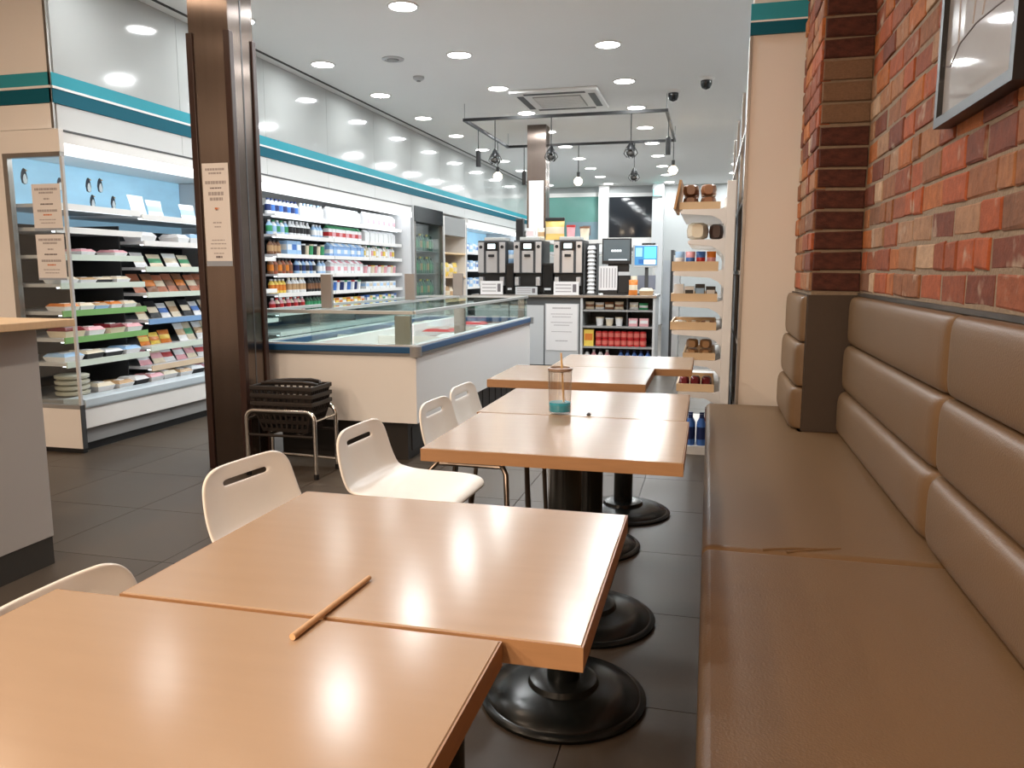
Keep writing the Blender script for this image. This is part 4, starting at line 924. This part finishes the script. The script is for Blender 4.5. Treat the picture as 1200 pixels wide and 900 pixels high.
# packs in the freezer
B(FZX0 + 0.06, FZX1 - 0.06, FZY0 + 0.06, FZY1 - 0.06, 0.56, 0.58).build('load_deck', white_paint, fr)
PK = [tray(0.20, 0.26, 0.05, WHT, LBL), tray(0.20, 0.26, 0.05, CRM, WHT), pouch(0.20, 0.07, 0.24, WHT, GRN, 0.0), tray(0.2, 0.26, 0.06, (0.5, 0.62, 0.58), CRM), tray(0.20, 0.26, 0.05, WHT, RED)]
for i, x in enumerate((-1.90, -2.19, -2.5655)):
    for j in range(12):
        y = FZY0 + 0.22 + j * 0.235
        if abs(y - 5.38) < 0.125: y += 0.0
        if abs(y - 5.38) < 0.12 or abs(y - 6.42) < 0.12: continue
        for k in range(rp.choice((1, 1, 2))):
            me = rp.choice([PK[0], PK[1], PK[3], PK[4]])
            inst('frozen_pack', me, (x, y, 0.5805 + k * 0.0625), 0.0, label='flat frozen food pack stacked inside the island freezer', cat='frozen pack', group='packs in the island freezer')

# ------------------------------------------------------------------ coffee counter
CY, CZ = 8.8, 0.905
cc = thing('coffee_counter', (0, 0, 0), 'grey service counter under the coffee machines with an open drinks shelf', 'counter')
B(-2.70, -0.56, CY - 0.01, CY + 0.65, CZ - 0.03, CZ).build('worktop', steel_d, cc, bevel=0.003)
B(-2.68, -1.41, CY + 0.03, CY + 0.62, 0.08, CZ - 0.03).build('cabinet', mat('counter_dark', (0.09, 0.095, 0.10), 0.4), cc)
for x in (-2.66, -2.24): B(x, x + 0.405, CY + 0.012, CY + 0.03, 0.1, CZ - 0.12).build('cabinet_door', grey_l, cc)
B(-1.82, -1.43, CY + 0.012, CY + 0.03, 0.1, CZ - 0.10).build('cabinet_door', grey_l, cc)
B(-2.68, -0.58, CY + 0.05, CY + 0.60, 0, 0.08).build('plinth', black, cc)
for x0, x1 in ((-1.41, -1.385), (-0.60, -0.575)): B(x0, x1, CY, CY + 0.62, 0.08, CZ - 0.03).build('shelf_side', grey_l, cc)
B(-1.385, -0.60, CY + 0.60, CY + 0.62, 0.08, CZ - 0.03).build('shelf_back', black, cc)
B(-0.895, -0.88, CY + 0.06, CY + 0.5, 0.55, CZ - 0.03).build('shelf_divider', grey_d, cc)
SHZ = [0.74, 0.555, 0.325, 0.09]
for z in SHZ: B(-1.385, -0.60, CY + 0.02, CY + 0.60, z - 0.02, z).build('shelf', grey, cc)
notice((-1.625, CY + 0.009, 0.27), 0.36, 0.53, 'large white printed poster on the coffee counter front', [(0.9, 0.03, 0.6, ink_l), (0.78, 0.015, 0.7, ink_l), (0.72, 0.015, 0.6, ink_l), (0.6, 0.015, 0.7, ink_l), (0.54, 0.015, 0.5, ink_l), (0.4, 0.015, 0.65, ink_l), (0.2, 0.02, 0.4, ink_l)], 12, band=False)
def xrow(x0, x1, y, z, meshes, width, gap, name, label, cat, group, rz=-90):
    x = x0; k = 0
    while x + width <= x1 + 1e-6:
        inst(name, meshes[k % len(meshes)], (x + width / 2, y + rp.uniform(-0.004, 0.004), z + 0.0005), R(rz + rp.uniform(-3, 3)), label=label, cat=cat, group=group); x += width + gap; k += 1
xrow(-1.37, -0.9, CY + 0.12, SHZ[0], [pouch(0.10, 0.05, 0.09, CRM, BRN), pouch(0.10, 0.05, 0.08, WHT, TAN), pouch(0.10, 0.05, 0.085, BRN, CRM)], 0.10, 0.012, 'snack_pack', 'small cream snack pack on the top shelf under the payment screens', 'snack', 'snacks, counter top shelf')
xrow(-0.87, -0.62, CY + 0.12, SHZ[0], [pouch(0.10, 0.05, 0.085, WHT, CRM), pouch(0.10, 0.05, 0.075, GRN, WHT)], 0.10, 0.01, 'snack_pack', 'small green and white snack pack on the top shelf under the payment screens', 'snack', 'green snacks, counter top shelf')
xrow(-1.25, -0.9, CY + 0.12, SHZ[1], [tub(0.045, 0.10, WHT, CRM), tub(0.045, 0.09, CRM, WHT)], 0.095, 0.015, 'instant_cup', 'white instant food cup on the second counter shelf', 'cup', 'instant cups')
xrow(-0.87, -0.62, CY + 0.12, SHZ[1], [boxpack(0.10, 0.08, 0.09, PNK, WHT)], 0.10, 0.02, 'pink_box', 'pink food box on the second counter shelf', 'box', 'pink boxes')
can_me = None
def can(body, lab, r=0.036, h=0.085):
    m = MB(); m.cur = 1; m.lathe([(r * 0.85, 0), (r, h * 0.05), (r, h * 0.25)], 12); m.cur = 0; m.lathe([(r * 1.005, h * 0.25), (r * 1.005, h * 0.75)], 12); m.cur = 1; m.lathe([(r, h * 0.75), (r, h * 0.93), (r * 0.85, h)], 12)
    return m.mesh('can', [cm(body, 0.3), cm(lab, 0.3)], True)
rc = can((0.62, 0.16, 0.13), RED)
for z in (0.3255, 0.4115): xrow(-1.245, -0.60, CY + 0.09, z, [rc], 0.066 + 0.006, 0.0, 'red_can', 'red tin can in the two-high row under the payment screens', 'can', 'stacked red cans')
inst('yellow_carton', boxpack(0.11, 0.09, 0.19, YEL, ORG), (-1.318, CY + 0.09, 0.3255), R(-90), label='orange and yellow carton beside the red cans', cat='carton')
xrow(-1.375, -1.0, CY + 0.1, SHZ[3], [bottle(0.035, 0.19, WHT, BLK, BLK), bottle(0.035, 0.19, PNK, WHT, BLK)], 0.072, 0.004, 'lower_bottle', 'dark labelled bottle on the bottom counter shelf', 'bottle', 'dark bottles, bottom counter shelf')
xrow(-0.99, -0.61, CY + 0.1, SHZ[3], [bottle(0.035, 0.19, BLU, NVY, NVY)], 0.072, 0.004, 'navy_bottle', 'navy bottle on the bottom counter shelf', 'bottle', 'navy bottles, bottom counter shelf')

# coffee machines
silver = mat('machine_silver', (0.50, 0.50, 0.51), 0.3, 0.6)
def coffee_machine():
    t = thing('coffee_machine', (0, 0, 0), '', 'coffee machine', 'coffee machines on the counter')
    B(-0.165, 0.165, 0.06, 0.48, 0, 0.62).build('body', black, t, bevel=0.006)
    B(-0.165, 0.165, 0.0, 0.10, 0.24, 0.62).build('front_housing', grey_d, t, bevel=0.006)
    for s_ in (-1, 1):
        B(min(s_ * 0.095, s_ * 0.163), max(s_ * 0.095, s_ * 0.163), -0.012, 0.0, 0.25, 0.60).build('side_panel', silver, t, bevel=0.003)
        MB().cyl((s_ * 0.128, -0.018, 0.545), (s_ * 0.128, -0.012, 0.545), 0.02, n=14).build('button', black, t)
        B(min(s_ * 0.10, s_ * 0.15), max(s_ * 0.10, s_ * 0.15), -0.02, 0.06, 0.10, 0.20).build('foot', silver, t, bevel=0.004)
    B(-0.066, 0.066, -0.010, 0.0, 0.25, 0.50).build('centre_panel', silver, t, bevel=0.003)
    B(-0.078, 0.078, -0.014, 0.0, 0.505, 0.60).build('screen_surround', black_gloss, t)
    B(-0.045, 0.045, -0.016, -0.014, 0.525, 0.58).build('screen', mat('machine_screen', (0.65, 0.80, 0.85), 0.4, emit=1.2), t)
    B(-0.035, 0.035, -0.035, -0.010, 0.43, 0.46).build('spout', black, t, bevel=0.004)
    B(-0.15, 0.15, -0.03, 0.06, 0.0, 0.03).build('drip_tray', black_gloss, t)
    B(-0.12, 0.12, 0.10, 0.40, 0.62, 0.66).build('bean_hopper', mat('hopper', (0.5, 0.5, 0.48), 0.2), t, bevel=0.008)
    return t
cmch = coffee_machine()
for k, (x, lb) in enumerate(((-2.475, 'silver and black coffee machine closest to the island freezer'), (-2.045, 'silver and black coffee machine between two others'), (-1.575, 'silver and black coffee machine beside the tower of cup lids'))):
    o = cmch if k == 0 else copy_tree(cmch)
    o.location = (x, CY + 0.09, CZ); o['label'] = lb
for x, lb in ((-2.26, 'black milk chiller between the first two coffee machines'), (-1.81, 'black milk chiller next to the machine by the lid tower')):
    t = thing('milk_chiller', (x, CY + 0.1, CZ), lb, 'chiller')
    hw = 0.045 if x < -2 else 0.058
    B(-hw, hw, 0, 0.4, 0, 0.36).build('body', black, t, bevel=0.004); B(-hw + 0.008, hw - 0.008, -0.008, 0, 0.02, 0.34).build('door', black_gloss, t)
    B(-hw + 0.02, hw - 0.02, -0.012, -0.008, 0.05, 0.075).build('badge', grey_l, t)
for x, wd, h, lb in ((-2.46, 0.27, 0.155, 'white printed card standing before the coffee machine by the freezer'), (-2.045, 0.26, 0.09, 'low grey printed card standing before the middle coffee machine'), (-1.58, 0.29, 0.15, 'white printed card standing before the coffee machine by the lid tower')):
    t = thing('menu_card', (x, CY + 0.025, CZ), lb, 'card', 'cards on the coffee counter')
    B(-wd / 2, wd / 2, 0, 0.006, 0, h).build('card', paper if h > 0.1 else grey_l, t)
    for f in (0.25, 0.5, 0.75): B(-wd * 0.42, wd * 0.2, -0.001, 0, h * f - 0.006, h * f + 0.006).build('print_line', ink_l, t)
    B(wd * 0.26, wd * 0.4, -0.001, 0, h * 0.2, h * 0.8).build('print_block', ink, t)
    B(-wd / 2, wd / 2, 0.006, 0.016, 0, 0.006).build('stand_foot', grey_l, t)
bag_b = inst('blue_cloth', pouch(0.085, 0.05, 0.15, LBL, WHT), (-2.26, CY + 0.2, CZ + 0.361), R(-80), label='pale blue bag on a black milk chiller between coffee machines', cat='bag')
# things on top of the machines and the shelf behind
top = CZ + 0.661
hb = thing('back_shelf', (0, 0, 0), 'pale high shelf behind the coffee machines', 'shelf')
B(-2.35, -1.20, 9.44, 9.74, 1.50, 1.545).build('board', white_paint, hb)
for x in (-2.33, -1.22): B(x - 0.015, x + 0.015, 9.46, 9.72, 0, 1.50).build('upright', grey_l, hb)
t = thing('black_canister', (-2.365, 9.56, 1.546), 'black canister on the shelf behind the coffee machines', 'canister')
B(-0.045, 0.045, -0.05, 0.05, 0, 0.25).build('body', black, t, bevel=0.008); B(-0.05, 0.05, -0.055, 0.055, 0.25, 0.265).build('lid', grey_d, t, bevel=0.004)
t.location.x = -2.295
inst('white_box', boxpack(0.10, 0.10, 0.15, WHT, (0.75, 0.6, 0.6)), (-2.16, 9.56, 1.546), R(-90), label='white carton beside the black canister behind the coffee machines', cat='box')
t = thing('yellow_bag', (-1.86, 9.58, 1.546), 'yellow coffee bag with a dark folded top behind the coffee machines', 'bag')
pouch(0.24, 0.12, 0.24, (0.70, 0.50, 0.16), CRM); inst('bag_body', ME[('p', 0.24, 0.12, 0.24, (0.70, 0.50, 0.16), CRM, 0.0)], (0, 0, 0), R(-90), t)
B(-0.12, 0.12, -0.02, 0.02, 0.235, 0.275).build('folded_top', black, t, bevel=0.006)
inst('tan_bag', pouch(0.09, 0.09, 0.15, CRM, TAN), (-2.03, 9.56, 1.546), R(-90), label='tan bag beside the yellow coffee bag', cat='bag')
inst('pink_jar', tub(0.055, 0.18, PNK, RED), (-1.66, 9.56, 1.546), label='pink jar beside the yellow coffee bag', cat='jar')
inst('brown_jar', tub(0.06, 0.16, CRM, BRN), (-1.49, 9.56, 1.546), label='cream jar with brown lid at the end of the back shelf', cat='jar')
# tower of lids, payment terminals
lt = thing('lid_holder', (-1.315, CY + 0.16, CZ), 'dark rack holding stacks of white cup lids', 'holder')
B(-0.075, -0.065, -0.05, 0.08, 0, 0.58).build('side', grey_d, lt); B(0.065, 0.075, -0.05, 0.08, 0, 0.58).build('side', grey_d, lt); B(-0.075, 0.075, -0.05, 0.08, 0, 0.012).build('foot', grey_d, lt); B(-0.065, 0.065, 0.07, 0.08, 0.012, 0.58).build('back', grey_d, lt)
lid_me = MB().lathe([(0.05, 0), (0.054, 0.008), (0.045, 0.02), (0.036, 0.045), (0, 0.045)], 16).mesh('lid', cm(WHT, 0.35), True)
for k in range(12): inst('cup_lid', lid_me, (-1.315, CY + 0.17, CZ + 0.0125 + k * 0.0452), label='white plastic cup lid in the stack beside the coffee machine', cat='lid', group='stacked cup lids')
t = thing('payment_terminal', (-1.035, CY + 0.18, CZ), 'black payment terminal with dark tilted touch screen and paper list', 'terminal')
B(-0.14, 0.16, -0.05, 0.18, 0, 0.02).build('base', black, t); B(-0.10, 0.14, 0.06, 0.10, 0.02, 0.36).build('stand', black, t)
mo = B(-0.165, 0.165, 0.02, 0.06, 0.345, 0.635).build('monitor', black, t, bevel=0.006)
B(-0.15, 0.15, 0.015, 0.02, 0.385, 0.62).build('screen', mat('screen_slate', (0.06, 0.085, 0.10), 0.2, emit=0.35), mo)
for k in range(4): B(-0.06 + k * 0.03, -0.036 + k * 0.03, 0.0145, 0.015, 0.485, 0.508).build('screen_mark', mat('screen_text', (0.7, 0.75, 0.78), 0.5, emit=0.7), mo)
B(-0.09, 0.12, 0.0145, 0.015, 0.39, 0.402).build('screen_bar', mat('screen_bar', (0.5, 0.55, 0.6), 0.5, emit=0.6), mo)
B(-0.19, 0.02, -0.045, -0.043, 0.055, 0.325).build('paper_list', paper, t); B(-0.19, 0.02, -0.043, 0.06, 0.02, 0.05).build('list_holder', black, t)
for k in range(6): B(-0.17 + k * 0.032, -0.158 + k * 0.032, -0.046, -0.045, 0.08, 0.30).build('list_column', ink_l, t)
B(0.03, 0.165, -0.045, 0.06, 0.02, 0.22).build('printer', black, t, bevel=0.006); B(0.03, 0.16, -0.05, -0.02, 0.22, 0.26).build('card_slot', grey_l, t)
t = thing('blue_screen', (-0.70, CY + 0.26, CZ), 'small monitor with a glowing cyan picture facing the tables', 'monitor')
B(-0.09, 0.09, -0.06, 0.08, 0, 0.015).build('base', grey_d, t); B(-0.02, 0.02, 0.02, 0.04, 0.015, 0.33).build('stand', grey_d, t)
B(-0.155, 0.125, -0.01, 0.02, 0.31, 0.56).build('monitor', grey_l, t, bevel=0.004)
B(-0.135, 0.115, -0.013, -0.01, 0.335, 0.55).build('screen', mat('screen_blue', (0.04, 0.20, 0.42), 0.3, emit=0.5), t)
for a_, b_, c_, d_2, m_ in ((-0.03, 0.105, 0.41, 0.54, mat('screen_cyan', (0.10, 0.50, 0.68), 0.4, emit=0.6)), (-0.125, -0.05, 0.43, 0.53, mat('screen_pale', (0.25, 0.50, 0.68), 0.4, emit=0.5)), (-0.09, -0.02, 0.35, 0.40, mat('screen_deep', (0.02, 0.10, 0.30), 0.4, emit=0.5))):
    B(a_, b_, -0.0138, -0.013, c_, d_2).build('screen_patch', m_, t)
B(-0.03, 0.10, -0.014, -0.013, 0.345, 0.395).build('screen_box', mat('screen_white', (0.6, 0.85, 0.9), 0.4, emit=0.9), t)
B(-0.10, 0.10, 0.03, 0.09, 0.06, 0.22).build('control_box', mat('slate', (0.20, 0.22, 0.28), 0.4), t)
inst('orange_pack', pouch(0.10, 0.05, 0.17, ORG, CRM, 0.1), (-0.83, CY + 0.09, CZ + 0.0005), R(-90), label='orange snack pack beside the payment terminal', cat='snack')
inst('cream_pack', pouch(0.08, 0.05, 0.21, CRM, WHT, 0.1), (-0.835, CY + 0.17, CZ + 0.0005), R(-85), label='tall cream pack behind the orange snack pack', cat='snack')
inst('tan_tray', tray(0.16, 0.12, 0.08, TAN, CRM), (-0.68, CY + 0.09, CZ + 0.0005), R(-90), label='tan tray under the glowing cyan monitor', cat='tray')
# pale cabinet and machines further back
bc = thing('back_cabinet', (0, 0, 0), 'long white cabinet far behind the coffee counter', 'cabinet')
B(-3.2, -0.9, 13.0, 13.6, 0, 1.45).build('body', white_paint, bc); B(-3.22, -0.88, 12.98, 13.62, 1.45, 1.49).build('cabinet_top', grey_l, bc)
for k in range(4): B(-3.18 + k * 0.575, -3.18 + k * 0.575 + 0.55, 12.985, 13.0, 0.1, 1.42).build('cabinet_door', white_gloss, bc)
t = thing('back_terminal', (-0.98, 13.2, 1.491), 'small black device on the far white cabinet', 'device')
B(-0.12, 0.10, -0.06, 0.06, 0.0, 0.14).build('body', black, t, bevel=0.01); B(-0.1, 0.08, -0.063, -0.06, 0.03, 0.12).build('screen', black_gloss, t)

# ------------------------------------------------------------------ bread rack seen from its end
RY0, RY1 = 5.06, 6.26
rk = thing('bread_rack', (0, 0, 0), 'white metal gondola rack with wooden trays of bread and snacks', 'rack')
for y in (RY0, RY1 - 0.04): B(0.085, 0.14, y, y + 0.04, 0, 1.72).build('upright', cream, rk, bevel=0.003)
B(0.105, 0.12, RY0 + 0.04, RY1 - 0.04, 0.08, 1.70).build('back_panel', cream, rk)
B(-0.16, 0.085, RY0, RY1, 0.0, 0.055).build('base', cream, rk)
RZ = [1.545, 1.36, 1.165, 0.975, 0.795, 0.605, 0.40]
RXF = [-0.20, -0.15, -0.235, -0.235, -0.235, -0.15, -0.185]
for k, z in enumerate(RZ):
    xf = RXF[k]
    s_ = B(xf + 0.01, 0.085, RY0 + 0.012, RY1 - 0.012, z - 0.018, z).build('shelf', cream, rk)
    for y in (RY0 + 0.0, RY1 - 0.012):
        MB().prism([(0.085, z - 0.10), (0.085, z + 0.02), (0.05, z + 0.006), (xf + 0.02, z + 0.006), (xf + 0.02, z - 0.022), (0.0, z - 0.035), (0.05, z - 0.06)], 'y', y, y + 0.012).build('bracket', cream, s_)
# wooden trays on the shelves
def wtray(k, hgt, label, flare=0.0, x1=0.04):
    z = RZ[k] + 0.0065; xf = RXF[k]
    t = thing('wooden_tray', (0, 0, z), label, 'tray', 'wooden trays on the bread rack')
    a, b2 = RY0 + 0.02, RY0 + 0.60
    B(xf + 0.012, x1, a + 0.01, b2 - 0.01, 0, 0.008).build('bottom', pine, t)
    for nm, bx in (('side', (xf, x1 + 0.01, a, a + 0.01, 0, hgt)), ('side', (xf, x1 + 0.01, b2 - 0.01, b2, 0, hgt)), ('side', (xf, xf + 0.01, a + 0.01, b2 - 0.01, 0, hgt)), ('side', (x1, x1 + 0.01, a + 0.01, b2 - 0.01, 0, hgt))):
        B(*bx).build(nm, pine, t)
    return z + 0.0085
zt = [wtray(0, 0.045, 'wooden tray of packed loaves on top of the bread rack'), None, wtray(2, 0.06, 'wooden tray of colourful snacks on the rack'), wtray(3, 0.05, 'wooden tray of black and white packs on the rack'), wtray(4, 0.05, 'wooden tray below the black and white packs'), wtray(5, 0.045, 'wooden tray of crusty bread'), wtray(6, 0.05, 'wooden tray of dark red packs')]
MB().prism([(-0.234, 1.555), (-0.219, 1.555), (-0.187, 1.73), (-0.202, 1.73)], 'y', RY0 + 0.0, RY0 + 0.6).build('tray_board', mat('orange_wood', (0.50, 0.27, 0.11), 0.45, noise=0.15, nscale=12, stretch=(1, 6, 1)), label='tilted orange wooden board leaning at the top of the bread rack', cat='board')
lo1, lo2 = loaf(0.15, 0.10, 0.075, BRN, (0.35, 0.14, 0.10)), loaf(0.15, 0.10, 0.075, (0.30, 0.13, 0.06), CRM)
for i in range(2):
    for j in range(2):
        for r_ in range(2):
            inst('packed_loaf', (lo1, lo2)[(i + j) % 2], (-0.133 + j * 0.108, RY0 + 0.12 + i * 0.2, zt[0] + r_ * 0.076), 0, label='brown packed loaf on top of the bread rack', cat='bread', group='packed loaves on the rack top')
inst('white_bread_bag', loaf(0.2, 0.14, 0.11, CRM, WHT), (-0.085, RY0 + 0.14, RZ[1] + 0.0065), 0, label='cream bread bag on the second rack shelf', cat='bread bag')
inst('dark_bread', loaf(0.2, 0.09, 0.10, (0.05, 0.025, 0.02), BRN), (0.03, RY0 + 0.14, RZ[1] + 0.0065), 0, label='dark brown loaf beside the cream bread bag', cat='bread')
for j, (c1, c2) in enumerate(((LBL, WHT), (PNK, BLU), (BLU, RED), (ORG, PNK))):
    for i in range(2): inst('snack_bag', pouch(0.058, 0.05, 0.115, c1, c2), (-0.19 + j * 0.065, RY0 + 0.10 + i * 0.12, zt[2]), R(-90), label=['pale blue', 'pink and blue', 'blue and red', 'orange and pink'][j] + ' snack bag in a tray on the bread rack', cat='snack', group=['pale blue', 'pink', 'blue', 'orange'][j] + ' snack bags on the rack')
for j, (c1, c2) in enumerate(((WHT, WHT), (WHT, BLK), (BLK, LBL), (BLK, WHT))):
    inst('snack_box', boxpack(0.06, 0.10, 0.085 if j % 2 else 0.10, c1, c2), (-0.19 + j * 0.066, RY0 + 0.12, zt[3]), R(-90), label=['plain white', 'white and black', 'black and blue', 'black and white'][j] + ' box in a tray on the bread rack', cat='box')
for j in range(3): inst('pastry', loaf(0.078, 0.07, 0.05, (CRM, TAN, BRN)[j], (WHT, CRM, CRM)[j]), (-0.175 + j * 0.085, RY0 + 0.11, zt[4]), R(90), label=['cream', 'tan', 'brown'][j] + ' wrapped pastry on the fifth rack shelf', cat='pastry')
for i in range(2):
    for j in range(2):
        inst('crusty_bread', loaf(0.13, 0.08, 0.06, (0.36, 0.20, 0.09), TAN), (-0.095 + j * 0.085, RY0 + 0.10, zt[5] + i * 0.061), 0, label='golden crusty bread piled in a tray on the rack', cat='bread', group='crusty breads')
for j in range(3): inst('dark_red_pack', loaf(0.14, 0.068, 0.085, DRD, (0.10, 0.03, 0.04)), (-0.138 + j * 0.07, RY0 + 0.12, zt[6]), 0, label='dark red wrapped pack in the lowest rack tray', cat='meat pack', group='dark red packs')
bn = bottle(0.032, 0.20, BLU, NVY, NVY)
for i in range(2):
    for j in range(2): inst('blue_bottle', bn, (-0.09 + j * 0.072, RY0 + 0.05 + i * 0.075, 0.0555), label='dark blue bottle on the base of the bread rack', cat='bottle', group='blue bottles on the rack base')
inst('red_carton', boxpack(0.09, 0.06, 0.24, DRD, RED), (0.045, RY0 + 0.08, 0.0555), R(-90), label='dark red carton beside the blue bottles on the rack base', cat='carton')

# dark tall cabinet behind the beige partition
tc_ = thing('tall_cabinet', (0, 0, 0), 'tall black framed glass cabinet behind the beige partition', 'cabinet')
B(0.19, 0.9, 4.60, 7.6, 0, 2.34).build('body', grey_d, tc_); B(0.165, 0.19, 4.60, 4.64, 0, 2.34).build('frame_post', black_gloss, tc_)
for y in (5.6, 6.6, 7.55): B(0.172, 0.19, y, y + 0.04, 0, 2.34).build('frame_post', steel_d, tc_)
for z in (0.35, 0.75, 1.15, 1.55, 1.95): B(0.165, 0.19, 4.65, 7.5, z, z + 0.025).build('shelf_edge', chrome, tc_)

# grey shelving end beside the coffee counter
t = thing('shelving_end', (-0.44, 9.5, 0), 'slim blue grey metal shelving end between coffee counter and bread rack', 'shelving')
B(-0.10, -0.015, 0, 0.6, 0, 1.30).build('end_panel', mat('blue_grey', (0.42, 0.46, 0.50), 0.4), t)
B(-0.015, 0.02, 0.03, 0.6, 0, 1.42).build('slotted_post', grey_d, t)
B(0.02, 0.09, 0, 0.6, 0, 1.36).build('end_panel', grey_l, t)
for z in (0.5, 0.9, 1.2): B(0.09, 0.20, 0.0, 0.6, z - 0.02, z).build('shelf', grey_l, t)
